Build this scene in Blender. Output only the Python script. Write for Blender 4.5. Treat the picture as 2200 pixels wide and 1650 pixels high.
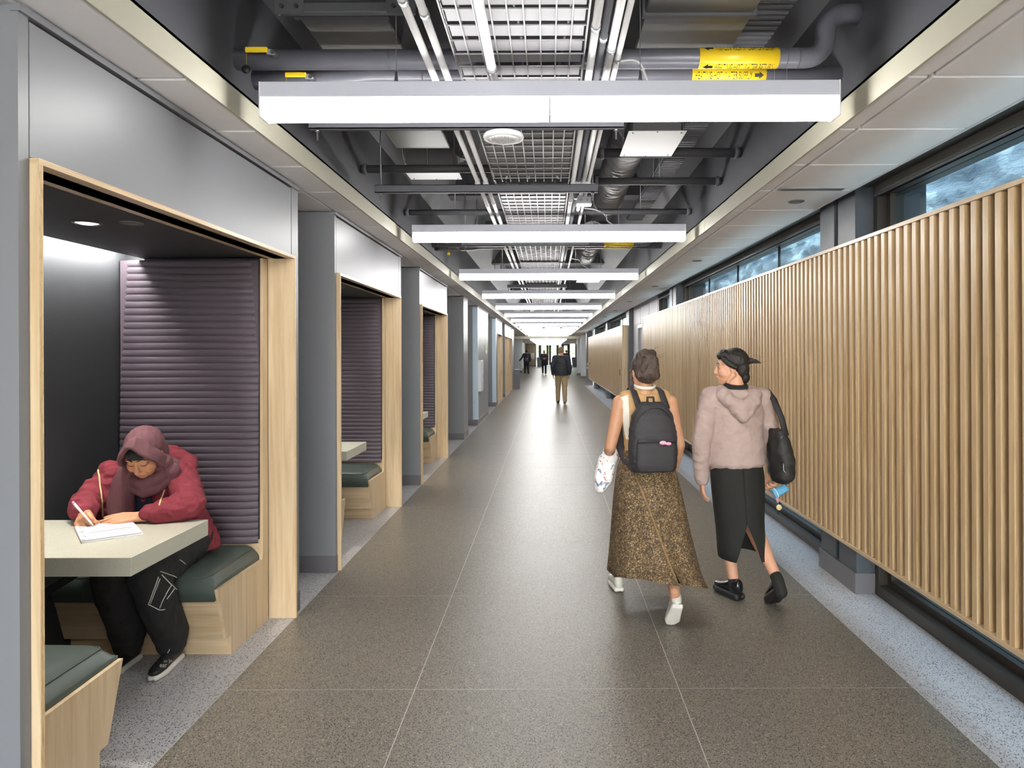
import bpy, bmesh, math, random
import numpy as np
from mathutils import Vector, Matrix, Quaternion, noise as mnoise

# ------------------------------------------------------------------ camera, sky, sun, exposure
for o in list(bpy.data.objects):
    bpy.data.objects.remove(o)
SC = bpy.context.scene
C = SC.collection
PI = math.pi
FPX, VPX, VPY, EYE = 1483.0, 1178.0, 757.0, 1.6      # focal length, vanishing point (pixels of 2200x1650), eye height

cam_d = bpy.data.cameras.new('camera')
cam_d.sensor_width = 36.0
cam_d.sensor_fit = 'HORIZONTAL'
cam_d.lens = FPX / 2200 * 36
cam_d.shift_x = -(VPX - 1100) / 2200
cam_d.shift_y = -(825 - VPY) / 2200
cam_d.clip_start = 0.05
cam_d.clip_end = 400
cam = bpy.data.objects.new('camera', cam_d)
cam.location = (0, 0, EYE)
cam.rotation_euler = (PI / 2, 0.0035, 0)
C.objects.link(cam)
SC.camera = cam

w = bpy.data.worlds.new('world')
SC.world = w
w.use_nodes = True
nt = w.node_tree
bgn = nt.nodes['Background']
sky = nt.nodes.new('ShaderNodeTexSky')
sky.sky_type = 'NISHITA'
sky.sun_disc = False
sky.sun_elevation = math.radians(42)
sky.sun_rotation = math.radians(200)
sky.air_density = 1.0
sky.dust_density = 2.5
sky.ozone_density = 0.6
hsv = nt.nodes.new('ShaderNodeHueSaturation')
hsv.inputs['Saturation'].default_value = 0.45
nt.links.new(sky.outputs['Color'], hsv.inputs['Color'])
nt.links.new(hsv.outputs['Color'], bgn.inputs['Color'])
bgn.inputs['Strength'].default_value = 0.6

sun_d = bpy.data.lights.new('sun', 'SUN')
sun_d.energy = 9.0
sun_d.angle = 0.01
sun_d.color = (1.0, 0.95, 0.86)
sun = bpy.data.objects.new('sun', sun_d)
sun.rotation_euler = Vector((0.12, 1.0, -0.95)).to_track_quat('-Z', 'Y').to_euler()
sun.location = (6, -20, 25)
C.objects.link(sun)

vs = SC.view_settings
vs.view_transform = 'Standard'
vs.look = 'None'
vs.gamma = 1.0
vs.use_curve_mapping = False
vs.exposure = 2.42
SC.cycles.diffuse_bounces = 8

LAMP_E = 6.1          # linear lights' diffusers
random.seed(7)

# ------------------------------------------------------------------ helpers
def lin(r, g, b):
    f = lambda c: (c / 255) / 12.92 if c / 255 <= 0.04045 else (((c / 255) + 0.055) / 1.055) ** 2.4
    return (f(r), f(g), f(b), 1)

MATS = {}
def newmat(name):
    m = bpy.data.materials.new(name)
    m.use_nodes = True
    n = m.node_tree.nodes
    p = n['Principled BSDF']
    return m, m.node_tree, p

def link(t, a, b):
    t.links.new(a, b)

def pos_node(t, scale=(1, 1, 1), rnd=0.0):
    g = t.nodes.new('ShaderNodeNewGeometry')
    mp = t.nodes.new('ShaderNodeMapping')
    mp.inputs['Scale'].default_value = scale
    link(t, g.outputs['Position'], mp.inputs['Vector'])
    if rnd:
        oi = t.nodes.new('ShaderNodeObjectInfo')
        mu = t.nodes.new('ShaderNodeVectorMath'); mu.operation = 'SCALE'
        cx = t.nodes.new('ShaderNodeCombineXYZ')
        for k in range(3): link(t, oi.outputs['Random'], cx.inputs[k])
        link(t, cx.outputs[0], mu.inputs[0]); mu.inputs['Scale'].default_value = rnd
        link(t, mu.outputs[0], mp.inputs['Location'])
    return mp.outputs[0]

def ramp(t, fac, stops, interp='LINEAR'):
    r = t.nodes.new('ShaderNodeValToRGB')
    r.color_ramp.interpolation = interp
    e = r.color_ramp.elements
    while len(e) > 1: e.remove(e[-1])
    e[0].position, e[0].color = stops[0][0], stops[0][1]
    for p, c in stops[1:]:
        x = e.new(p); x.color = c
    link(t, fac, r.inputs['Fac'])
    return r.outputs['Color']

def noise_tex(t, vec, scale, detail=4, rough=0.55, dist=0.0):
    n = t.nodes.new('ShaderNodeTexNoise')
    n.inputs['Scale'].default_value = scale
    n.inputs['Detail'].default_value = detail
    n.inputs['Roughness'].default_value = rough
    n.inputs['Distortion'].default_value = dist
    link(t, vec, n.inputs['Vector'])
    return n

def mixc(t, fac, a, b, blend='MIX'):
    m = t.nodes.new('ShaderNodeMix'); m.data_type = 'RGBA'; m.blend_type = blend
    for s, v in ((m.inputs[0], fac), (m.inputs[6], a), (m.inputs[7], b)):
        if hasattr(v, 'links'): link(t, v, s)
        else: s.default_value = v
    return m.outputs[2]

def bump(t, p, h, strength=0.2, dist=0.01):
    b = t.nodes.new('ShaderNodeBump')
    b.inputs['Strength'].default_value = strength
    b.inputs['Distance'].default_value = dist
    link(t, h, b.inputs['Height'])
    link(t, b.outputs[0], p.inputs['Normal'])

def sc(c, k):
    return (min(1, c[0] * k), min(1, c[1] * k), min(1, c[2] * k), 1)

def paint(name, col, rough=0.5, metal=0.0, var=0.06, vscale=3.0, bs=0.0, bscale=200, spec=0.5, coat=0.0):
    """plain painted / moulded / cloth surface with slight procedural variation"""
    m, t, p = newmat(name)
    v = pos_node(t)
    n = noise_tex(t, v, vscale, 5)
    c = ramp(t, n.outputs['Fac'], [(0.3, sc(col, 1 - var)), (0.7, sc(col, 1 + var))])
    link(t, c, p.inputs['Base Color'])
    p.inputs['Roughness'].default_value = rough
    p.inputs['Metallic'].default_value = metal
    p.inputs['Specular IOR Level'].default_value = spec
    p.inputs['Coat Weight'].default_value = coat
    if bs:
        n2 = noise_tex(t, v, bscale, 3)
        bump(t, p, n2.outputs['Fac'], bs, 0.004)
    MATS[name] = m
    return m

def wood(name, axis, c0, c1, c2, rough=0.35, rnd=20.0, coat=0.15):
    """maple: long streaks along axis, mild figure, a few mineral streaks"""
    m, t, p = newmat(name)
    s = [26.0, 26.0, 26.0]; s['xyz'.index(axis)] = 1.3
    v = pos_node(t, s, rnd)
    n1 = noise_tex(t, v, 1.0, 6, 0.6, 0.6)
    c = ramp(t, n1.outputs['Fac'], [(0.28, c0), (0.52, c1), (0.78, c2)])
    s2 = [5.0, 5.0, 5.0]; s2['xyz'.index(axis)] = 0.9
    v2 = pos_node(t, s2, rnd)
    n2 = noise_tex(t, v2, 1.0, 3, 0.5, 1.2)
    streak = ramp(t, n2.outputs['Fac'], [(0.60, (0, 0, 0, 1)), (0.74, (1, 1, 1, 1))])
    c = mixc(t, streak, c, mixc(t, 0.45, c, sc(c0, 0.62)))
    oi = t.nodes.new('ShaderNodeObjectInfo')
    tone = ramp(t, oi.outputs['Random'], [(0, (0.86, 0.83, 0.79, 1)), (1, (1.06, 1.06, 1.06, 1))])
    c = mixc(t, 1.0, c, tone, 'MULTIPLY')
    link(t, c, p.inputs['Base Color'])
    p.inputs['Roughness'].default_value = rough
    p.inputs['Coat Weight'].default_value = coat
    p.inputs['Coat Roughness'].default_value = 0.2
    bump(t, p, n1.outputs['Fac'], 0.05, 0.002)
    MATS[name] = m
    return m

def emis(name, col, strength):
    m, t, p = newmat(name)
    v = pos_node(t)
    n = noise_tex(t, v, 2.0, 2)
    c = ramp(t, n.outputs['Fac'], [(0.3, sc(col, 0.98)), (0.7, col)])
    p.inputs['Base Color'].default_value = (0.8, 0.8, 0.8, 1)
    link(t, c, p.inputs['Emission Color'])
    p.inputs['Emission Strength'].default_value = strength
    MATS[name] = m
    return m

def glass(name, tint, gloss=1.0):
    m, t, p = newmat(name)
    t.nodes.remove(p)
    out = t.nodes['Material Output']
    tr = t.nodes.new('ShaderNodeBsdfTransparent')
    v = pos_node(t)
    n = noise_tex(t, v, 0.7, 2)
    c = ramp(t, n.outputs['Fac'], [(0.3, sc(tint, 0.97)), (0.7, tint)])
    link(t, c, tr.inputs['Color'])
    gl = t.nodes.new('ShaderNodeBsdfGlossy'); gl.inputs['Roughness'].default_value = 0.02
    gl.inputs['Color'].default_value = (gloss, gloss, gloss, 1)
    lw = t.nodes.new('ShaderNodeLayerWeight'); lw.inputs['Blend'].default_value = 0.5
    pw = t.nodes.new('ShaderNodeMath'); pw.operation = 'POWER'; link(t, lw.outputs['Facing'], pw.inputs[0]); pw.inputs[1].default_value = 4.0
    fr = t.nodes.new('ShaderNodeMath'); fr.operation = 'MULTIPLY_ADD'; link(t, pw.outputs[0], fr.inputs[0]); fr.inputs[1].default_value = 0.9; fr.inputs[2].default_value = 0.03
    mx = t.nodes.new('ShaderNodeMixShader')
    link(t, fr.outputs[0], mx.inputs[0]); link(t, tr.outputs[0], mx.inputs[1]); link(t, gl.outputs[0], mx.inputs[2])
    link(t, mx.outputs[0], out.inputs['Surface'])
    MATS[name] = m
    return m

def terrazzo(name, base_stops, chip_scale, chips, rough, spec=0.45):
    m, t, p = newmat(name)
    v = pos_node(t)
    nz = noise_tex(t, v, 60, 3)
    vo = t.nodes.new('ShaderNodeTexVoronoi'); vo.inputs['Scale'].default_value = chip_scale
    # stretch chips slightly irregular by distorting the lookup
    ad = t.nodes.new('ShaderNodeVectorMath'); ad.operation = 'SCALE'
    link(t, nz.outputs['Color'], ad.inputs[0]); ad.inputs['Scale'].default_value = 0.012
    ad2 = t.nodes.new('ShaderNodeVectorMath'); link(t, v, ad2.inputs[0]); link(t, ad.outputs[0], ad2.inputs[1])
    link(t, ad2.outputs[0], vo.inputs['Vector'])
    sep = t.nodes.new('ShaderNodeSeparateColor'); link(t, vo.outputs['Color'], sep.inputs[0])
    n = noise_tex(t, v, 260, 3)
    n3 = noise_tex(t, v, 1.6, 4)
    c = ramp(t, n.outputs['Fac'], base_stops)
    chipcol = ramp(t, sep.outputs[0], chips['stops'], 'CONSTANT')
    near = t.nodes.new('ShaderNodeMath'); near.operation = 'LESS_THAN'
    link(t, vo.outputs['Distance'], near.inputs[0]); near.inputs[1].default_value = chips['dist']
    pick = t.nodes.new('ShaderNodeMath'); pick.operation = 'LESS_THAN'
    link(t, sep.outputs[1], pick.inputs[0]); pick.inputs[1].default_value = chips['frac']
    mul = t.nodes.new('ShaderNodeMath'); mul.operation = 'MULTIPLY'
    link(t, near.outputs[0], mul.inputs[0]); link(t, pick.outputs[0], mul.inputs[1])
    c = mixc(t, mul.outputs[0], c, chipcol)
    c = mixc(t, 1.0, c, ramp(t, n3.outputs['Fac'], [(0.3, (0.97, 0.97, 0.97, 1)), (0.7, (1.03, 1.03, 1.03, 1))]), 'MULTIPLY')
    link(t, c, p.inputs['Base Color'])
    rr = ramp(t, n3.outputs['Fac'], [(0.3, (rough * 0.97,) * 3 + (1,)), (0.7, (rough * 1.03,) * 3 + (1,))])
    link(t, rr, p.inputs['Roughness'])
    p.inputs['Specular IOR Level'].default_value = spec
    MATS[name] = m
    return m

# ------------------------------------------------------------------ mesh builder
class B:
    def __init__(s):
        s.v, s.f, s.sm = [], [], []
    def add(s, vs, fs, smooth=False):
        k = len(s.v)
        s.v += [tuple(x) for x in vs]
        for f in fs:
            s.f.append(tuple(i + k for i in f)); s.sm.append(smooth)
        return s
    def box(s, x0, x1, y0, y1, z0, z1):
        vs = [(x, y, z) for z in (z0, z1) for y in (y0, y1) for x in (x0, x1)]
        return s.add(vs, [(0, 2, 3, 1), (4, 5, 7, 6), (0, 1, 5, 4), (2, 6, 7, 3), (0, 4, 6, 2), (1, 3, 7, 5)])
    def prism(s, poly, axis, a0, a1):
        """poly: 2-D points; axis x -> (y,z), y -> (x,z), z -> (x,y)"""
        n = len(poly)
        def P(q, a):
            return {'x': (a, q[0], q[1]), 'y': (q[0], a, q[1]), 'z': (q[0], q[1], a)}[axis]
        vs = [P(q, a0) for q in poly] + [P(q, a1) for q in poly]
        fs = [(i, (i + 1) % n, n + (i + 1) % n, n + i) for i in range(n)]
        fs += [tuple(range(n - 1, -1, -1)), tuple(range(n, 2 * n))]
        return s.add(vs, fs)
    def tube(s, pts, r, n=10, caps=True, smooth=True, flat=1.0, closed=False):
        pts = [Vector(p) for p in pts]
        m = len(pts)
        rs = r if isinstance(r, (list, tuple)) else [r] * m
        vs, fs = [], []
        up = None
        for i, p in enumerate(pts):
            if closed: d = pts[(i + 1) % m] - pts[i - 1]
            else: d = pts[min(i + 1, m - 1)] - pts[max(i - 1, 0)]
            d.normalize()
            if up is None:
                up = Vector((0, 0, 1)) if abs(d.z) < 0.9 else Vector((0, 1, 0))
            a = d.cross(up).normalized(); b = a.cross(d).normalized(); up = b
            for k in range(n):
                t = 2 * PI * k / n
                vs.append(p + a * math.cos(t) * rs[i] + b * math.sin(t) * rs[i] * flat)
        for i in range(m - 1 + (1 if closed else 0)):
            j = (i + 1) % m
            for k in range(n):
                k2 = (k + 1) % n
                fs.append((i * n + k, i * n + k2, j * n + k2, j * n + k))
        s.add(vs, fs, smooth)
        if caps and not closed:
            k0 = len(s.v) - m * n
            s.f.append(tuple(k0 + k for k in range(n - 1, -1, -1))); s.sm.append(False)
            s.f.append(tuple(k0 + (m - 1) * n + k for k in range(n))); s.sm.append(False)
        return s
    def lathe(s, prof, c=(0, 0, 0), n=24, smooth=True):
        vs, fs = [], []
        for (r, z) in prof:
            for k in range(n):
                t = 2 * PI * k / n
                vs.append((c[0] + r * math.cos(t), c[1] + r * math.sin(t), c[2] + z))
        m = len(prof)
        for i in range(m - 1):
            for k in range(n):
                k2 = (k + 1) % n
                fs.append((i * n + k, i * n + k2, (i + 1) * n + k2, (i + 1) * n + k))
        fs.append(tuple(range(n - 1, -1, -1))); fs.append(tuple((m - 1) * n + k for k in range(n)))
        return s.add(vs, fs, smooth)
    def ell(s, c, r, n=16, m=10, rot=None):
        c = Vector(c)
        vs = [c + (rot @ Vector((0, 0, -r[2])) if rot else Vector((0, 0, -r[2])))]
        for i in range(1, m):
            ph = -PI / 2 + PI * i / m
            for k in range(n):
                t = 2 * PI * k / n
                q = Vector((r[0] * math.cos(ph) * math.cos(t), r[1] * math.cos(ph) * math.sin(t), r[2] * math.sin(ph)))
                vs.append(c + (rot @ q if rot else q))
        vs.append(c + (rot @ Vector((0, 0, r[2])) if rot else Vector((0, 0, r[2]))))
        fs = [(0, 1 + (k + 1) % n, 1 + k) for k in range(n)]
        for i in range(m - 2):
            for k in range(n):
                k2 = (k + 1) % n
                fs.append((1 + i * n + k, 1 + i * n + k2, 1 + (i + 1) * n + k2, 1 + (i + 1) * n + k))
        L = len(vs) - 1
        fs += [(1 + (m - 2) * n + k, 1 + (m - 2) * n + (k + 1) % n, L) for k in range(n)]
        return s.add(vs, fs, True)
    def xform(s, M):
        s.v = [tuple(M @ Vector(q)) for q in s.v]
        return s
    def mesh(s, name, bevel=0.0, seg=1):
        me = bpy.data.meshes.new(name)
        me.from_pydata(s.v, [], s.f)
        me.polygons.foreach_set('use_smooth', s.sm)
        if bevel:
            bm = bmesh.new(); bm.from_mesh(me)
            bmesh.ops.bevel(bm, geom=list(bm.edges), offset=bevel, segments=seg, affect='EDGES', profile=0.5)
            bm.to_mesh(me); bm.free()
        bm = bmesh.new(); bm.from_mesh(me)
        bmesh.ops.recalc_face_normals(bm, faces=bm.faces)
        bm.to_mesh(me); bm.free()
        me.update()
        return me
    def build(s, name, m, parent=None, bevel=0.0, seg=1, origin=None, local=False):
        """vertices are in world space unless local; origin = where the object's own origin goes (top-level)"""
        off = Vector((0, 0, 0))
        if not local:
            off = wloc(parent) if parent else Vector((0, 0, 0))
        if parent is None and origin is not None: off = Vector(origin)
        if off.length: s.v = [(q[0] - off.x, q[1] - off.y, q[2] - off.z) for q in s.v]
        me = s.mesh(name, bevel, seg)
        return mkobj(name, me, m, parent, off if parent is None else None)

def wloc(o):
    p = Vector((0, 0, 0))
    while o:
        p += o.location; o = o.parent
    return p

def mkobj(name, me, m, parent=None, loc=None):
    if isinstance(m, str): m = MATS[m]
    if m and not me.materials: me.materials.append(m)
    o = bpy.data.objects.new(name, me)
    C.objects.link(o)
    if parent: o.parent = parent
    if loc is not None: o.location = loc
    return o

def tag(o, label, cat, group=None, kind=None):
    o['label'] = label; o['category'] = cat
    if group: o['group'] = group
    if kind: o['kind'] = kind
    return o

def struct(o):
    o['kind'] = 'structure'
    return o

def thing(name, label, cat, loc=(0, 0, 0), group=None):
    o = bpy.data.objects.new(name, None)
    o.empty_display_size = 0.1
    o.location = loc
    C.objects.link(o)
    return tag(o, label, cat, group)

def copy_tree(o, parent=None, off=None, label=None):
    c = o.copy(); C.objects.link(c)
    if parent: c.parent = parent
    if off is not None: c.location = o.location + Vector(off)
    if label: c['label'] = label
    for ch in [x for x in o.children]:
        copy_tree(ch, c)
    return c

ORD = ['first', 'second', 'third', 'fourth', 'fifth', 'sixth', 'seventh', 'eighth', 'ninth', 'tenth', 'eleventh',
       'twelfth', 'thirteenth', 'fourteenth', 'fifteenth', 'sixteenth', 'seventeenth', 'eighteenth', 'nineteenth', 'twentieth']

def px(x, y, Y):
    """photo pixel at depth Y -> point"""
    return Vector(((x - VPX) / FPX * Y, Y, EYE + (VPY - y) / FPX * Y))

def text_geo(s, height, width=None):
    """flat lettering as (verts, faces), origin at its lower left, cap height given"""
    cu = bpy.data.curves.new('lettering', 'FONT'); cu.body = s; cu.size = 1.0; cu.resolution_u = 3
    o = bpy.data.objects.new('lettering', cu); C.objects.link(o)
    bpy.context.view_layer.update()
    dg = bpy.context.evaluated_depsgraph_get()
    me = bpy.data.meshes.new_from_object(o.evaluated_get(dg))
    vs = [v.co.copy() for v in me.vertices]; fs = [tuple(p.vertices) for p in me.polygons]
    bpy.data.objects.remove(o); bpy.data.curves.remove(cu); bpy.data.meshes.remove(me)
    x0 = min(v.x for v in vs); x1 = max(v.x for v in vs); y0 = 0.0; y1 = max(v.y for v in vs)
    ky = height / (y1 - y0); kx = (width / (x1 - x0)) if width else ky
    return [((v.x - x0) * kx, v.y * ky) for v in vs], fs

# ------------------------------------------------------------------ materials
paint('booth_gray', lin(126, 127, 132), 0.42, var=0.03, vscale=1.2)
paint('pier_gray', lin(128, 131, 136), 0.5, var=0.03)
paint('base_gray', lin(104, 101, 104), 0.45, var=0.03)
paint('charcoal', lin(52, 54, 56), 0.6, var=0.05)
paint('aubergine', lin(88, 78, 86), 0.5, var=0.05, bs=0.12, bscale=900)
paint('green_vinyl', lin(74, 84, 78), 0.42, var=0.06, bs=0.08, bscale=700)
paint('plenum', lin(92, 93, 99), 0.55, var=0.08)
paint('plenum_dark', lin(64, 65, 69), 0.6, var=0.08)
paint('pipe_gray', lin(100, 100, 109), 0.3, var=0.05)
paint('duct_gray', lin(96, 95, 95), 0.4, var=0.06)
paint('galv', lin(176, 178, 182), 0.35, 0.55, var=0.06, vscale=12)
paint('conduit_white', lin(214, 212, 212), 0.4, var=0.03)
paint('white_metal', lin(226, 226, 230), 0.35, var=0.02)
paint('white_plastic', lin(232, 230, 230), 0.4, var=0.02)
emis('housing', (0.86, 0.88, 1.0, 1), 0.03)  # faint glow put into the housing so its face reads as lit
MATS['housing'].node_tree.nodes['Principled BSDF'].inputs['Base Color'].default_value = (0.42, 0.43, 0.48, 1)
paint('tile_white', lin(249, 247, 249), 0.75, var=0.025, bs=0.1, bscale=500)
paint('groove', lin(120, 112, 104), 0.8)
paint('fascia', lin(194, 190, 172), 0.45, var=0.03)
paint('column_paint', lin(80, 84, 91), 0.4, var=0.12, vscale=9, bs=0.3, bscale=22)
paint('bronze', lin(64, 58, 52), 0.35, 0.3, var=0.06)
paint('shade_gray', lin(118, 116, 112), 0.6)
paint('backing_black', lin(30, 28, 26), 0.8)  # plain dark colour of the backing boards
paint('white_wall', lin(208, 207, 212), 0.5, var=0.02)
paint('yellow_vinyl', lin(242, 205, 44), 0.3, var=0.04)
paint('black_ink', lin(34, 28, 20), 0.5)
paint('black_rubber', lin(32, 32, 34), 0.5)
paint('steel', lin(150, 150, 154), 0.3, 0.8)
paint('joint_light', lin(190, 186, 178), 0.5)
emis('lamp_glow', (1.0, 0.985, 0.96, 1), LAMP_E)
emis('lamp_glow_low', (1.0, 0.985, 0.96, 1), LAMP_E * 0.6)
emis('cove_glow', (1.0, 0.98, 0.96, 1), 40.0)
emis('spot_lens', (1.0, 0.97, 0.92, 1), 1.3)
glass('window_glass', (0.80, 0.90, 0.93, 1), 0.9)
glass('door_glass', (0.95, 0.98, 1.0, 1), 0.8)
MC0, MC1, MC2 = lin(193, 164, 126), lin(212, 188, 153), lin(224, 204, 170)
wood('maple_z', 'z', MC0, MC1, MC2)
wood('maple_y', 'y', MC0, MC1, MC2)
wood('maple_x', 'x', MC0, MC1, MC2)
wood('slat_maple', 'z', lin(188, 156, 114), lin(206, 178, 138), lin(218, 194, 157), rough=0.38, coat=0.12)
wood('ply_edge', 'y', lin(196, 160, 114), lin(224, 194, 150), lin(240, 220, 184), rough=0.5)
terrazzo('terrazzo_dark', [(0.32, lin(76, 74, 69)), (0.5, lin(127, 120, 110)), (0.68, lin(160, 151, 139))], 150,
         dict(stops=[(0, lin(44, 48, 46)), (0.45, lin(60, 62, 58)), (0.7, lin(140, 122, 102)), (0.93, lin(186, 172, 150))], dist=0.42, frac=0.8), 0.36, 0.42)
terrazzo('terrazzo_light', [(0.3, lin(166, 164, 164)), (0.7, lin(200, 198, 200))], 140,
         dict(stops=[(0, lin(40, 40, 46)), (0.72, lin(84, 84, 92)), (0.93, lin(226, 224, 220))], dist=0.40, frac=0.46), 0.35)
terrazzo('quartz', [(0.3, lin(184, 182, 165)), (0.7, lin(198, 196, 180))], 150,
         dict(stops=[(0, lin(140, 136, 122)), (0.6, lin(176, 170, 154)), (0.93, lin(110, 104, 94))], dist=0.22, frac=0.14), 0.25)
# ------------------------------------------------------------------ the setting: floor
XL, XR = -1.54, 1.73                     # edges of the dark terrazzo
YB, YE = -6.0, 86.0
fl = struct(B().box(-7, 2.6, YB, 33.5, -0.12, -0.0005).build('floor', 'joint_light'))
fl2 = struct(B().box(-7, 7, 33.5, YE, -0.12, 0.0).build('floor', 'terrazzo_dark'))
B().box(-7, XL - 0.002, YB, 33.5, -0.0005, 0.0).build('border_strip', 'terrazzo_light', fl)
B().box(XR + 0.002, 2.6, YB, 33.5, -0.0005, 0.0).build('border_strip', 'terrazzo_light', fl)
cols = [XL, -0.64, 0.614, XR]
J = 0.0022
ys = [3.282 + 1.26 * k for k in range(-8, 24)]
slab_me = {}
for ci in range(3):
    x0, x1 = cols[ci], cols[ci + 1]
    slab_me[ci] = B().box(x0 + J, x1 - J, J, 1.26 - J, -0.0005, 0.0).mesh('slab')
for y in ys[:-1]:
    for ci in range(3):
        o = mkobj('slab', slab_me[ci], 'terrazzo_dark', fl); o.location = (0, y, 0)
B().box(XL + J, XR - J, ys[-1] + J, 33.5, -0.0005, 0).build('slab', 'terrazzo_dark', fl)

# ceilings ---------------------------------------------------------------
CZ = 2.64
SX = 1.35                                # half width of the open slot
PX0, PX1 = 1.97, 2.62                    # shade pocket
ce = struct(B().box(-7, -SX - 0.01, YB, 44, CZ + 0.018, CZ + 0.06).box(SX + 0.01, PX0, YB, 44, CZ + 0.018, CZ + 0.06).build('ceiling', 'groove'))
ty = [2.614 + 0.6155 * k for k in range(-12, 50)]
G = 0.007
def tile_mesh(x0, x1):
    return B().box(x0 + G, x1 - G, G, 0.6155 - G, CZ, CZ + 0.022).mesh('ceiling_tile', 0.006)
for (x0, x1) in ((SX + 0.012, 1.455), (1.455, PX0), (-1.571, -SX - 0.012), (-2.18, -1.571), (-2.79, -2.18)):
    me = tile_mesh(x0, x1)
    for y in ty:
        if x0 < -1.6 and y > 34: continue
        o = mkobj('ceiling_tile', me, 'tile_white', ce); o.location = (0, y, 0)
ce2 = struct(B().box(-7, -SX - 0.012, 33.42, 43.6, CZ, CZ + 0.017).box(SX + 0.012, PX0, 33.42, 43.6, CZ, CZ + 0.017).build('ceiling_far', 'tile_white'))
pk = struct(B().box(PX0, PX1, YB, 44, 2.76, 2.82).box(PX0 - 0.012, PX0, YB, 44, CZ - 0.004, 2.76).build('trim_1', 'white_metal'))
# slot fascias, slot walls, deck
for i, s in enumerate((-1, 1)):
    a, b = sorted((s * SX, s * (SX + 0.012)))
    a2, b2 = sorted((s * SX, s * (SX + 0.09)))
    bb = B()
    y = YB
    for y1 in (5.95, 13.9, 21.8, 29.8, 44.0):
        bb.box(a, b, y + 0.002, y1 - 0.002, CZ - 0.003, 2.757); y = y1
    f = struct(bb.build('trim_%d' % (i + 2), 'fascia'))
    B().box(a2, b2, YB, 44, 2.745, 2.757).build('ledge', 'fascia', f)
    a3, b3 = sorted((s * (SX + 0.06), s * (SX + 0.14)))
    struct(B().box(a3, b3, YB, 44, 2.757, 3.86).build('wall_slot_' + ('left', 'right')[i], 'plenum'))
dk = struct(B().box(-7, 2.62, YB, 44, 3.82, 4.0).build('ceiling', 'plenum_dark'))
# ribs and sloped haunches of the deck
for k in range(-1, 9):
    y = 2.2 + 3.28 * k
    struct(B().prism([(y - 0.14, 3.56), (y + 0.14, 3.56), (y + 0.32, 3.82), (y - 0.32, 3.82)], 'x', -SX - 0.06, SX + 0.06).build('ceiling_rib', 'plenum_dark'))
for s in (-1, 1):
    x0, x1 = s * (SX + 0.06), s * (SX - 0.30)
    struct(B().prism([(x0, 3.35), (x1, 3.82), (x0, 3.82)], 'y', YB, 44).build('ceiling_haunch', 'plenum'))

# outer walls -------------------------------------------------------------
struct(B().box(-2.97, -2.806, YB, 31.4, 0, CZ + 0.02).build('wall_left', 'pier_gray'))
# unseen glazed end added behind the viewpoint to bring in fill daylight
wb = struct(B().box(-7, -2.0, YB - 0.2, YB, -0.1, 4).box(2.32, 7, YB - 0.2, YB, -0.1, 4).box(-2.0, 2.32, YB - 0.2, YB, 2.75, 4).build('wall_back', 'white_wall'))
we = struct(B().box(-2.0, 2.32, YB - 0.12, YB - 0.04, 2.68, 2.75).box(-2.0, 2.32, YB - 0.12, YB - 0.04, 0, 0.08).build('window_6', 'bronze'))
for x in (-2.0, -0.95, 0.12, 1.2, 2.26): B().box(x, x + 0.06, YB - 0.12, YB - 0.04, 0.08, 2.68).build('mullion', 'bronze', we)
for x in (-1.94, -0.89, 0.18, 1.26): B().box(x, x + (0.99, 1.01, 1.02, 1.0)[int((x + 2) // 1.05)], YB - 0.085, YB - 0.075, 0.08, 2.68).build('glass_pane', 'door_glass', we)
struct(B().box(-7.2, -7, YB, YE, -0.1, 4).build('wall_far_left', 'white_wall'))

# ------------------------------------------------------------------ linear lights
def linear_light(k, Y, z0=2.602, label=None, ztop=3.82, glow='lamp_glow'):
    L = 1.225
    t = thing('linear_light', label, 'light', (0.01, Y, z0), 'linear lights hung across the corridor')
    cx = 0.01
    zm, zt = z0 + 0.082, z0 + 0.148
    B().box(cx - L, cx + L, Y, Y + 0.10, zm, zt).build('housing', 'housing', t, 0.002)
    for s in (-1, 1):
        a, b = sorted((cx + s * 0.004, cx + s * (L - 0.004)))
        d = B().prism([(Y + 0.003, zm), (Y + 0.003, z0 + 0.014), (Y + 0.009, z0 + 0.002), (Y + 0.091, z0 + 0.002), (Y + 0.097, z0 + 0.014), (Y + 0.097, zm)], 'x', a, b)
        d.build('diffuser', glow, t)
        a, b = sorted((cx + s * L, cx + s * (L + 0.006)))
        B().box(a, b, Y - 0.001, Y + 0.101, z0, zt).build('end_cap', 'white_metal', t)
        B().tube([(cx + (-0.66 if s < 0 else 0.39), Y + 0.05, zt), (cx + (-0.66 if s < 0 else 0.39), Y + 0.05, zt + 0.02), (cx + (-0.66 if s < 0 else 0.39), Y + 0.05, zt + 0.06)], [0.011, 0.009, 0.004], 8).build('cable_grip', 'steel', t)
        B().tube([(cx + (-0.66 if s < 0 else 0.39), Y + 0.05, zt + 0.05), (cx + (-0.66 if s < 0 else 0.39), Y + 0.05, ztop)], 0.0015, 5).build('suspension_cable', 'steel', t)
    B().box(cx - 0.004, cx + 0.004, Y + 0.002, Y + 0.098, z0 + 0.001, zt + 0.001).build('joiner', 'housing', t)
    return t
for k in range(-2, 13):
    if k < 0: lab = 'white linear light hung behind the viewpoint, %s back' % ORD[-k - 1]
    elif k == 0: lab = 'largest and nearest white linear light hung across the open ceiling'
    else: lab = '%s white linear light from the viewpoint, hung across the ceiling slot' % ORD[k]
    linear_light(k, 2.92 + 3.28 * k, label=lab)
for j in range(10):
    linear_light(20 + j, 46.5 + 3.5 * j, 2.425, '%s low linear light beyond the beige header' % ORD[j], 2.62, 'lamp_glow_low')
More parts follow.
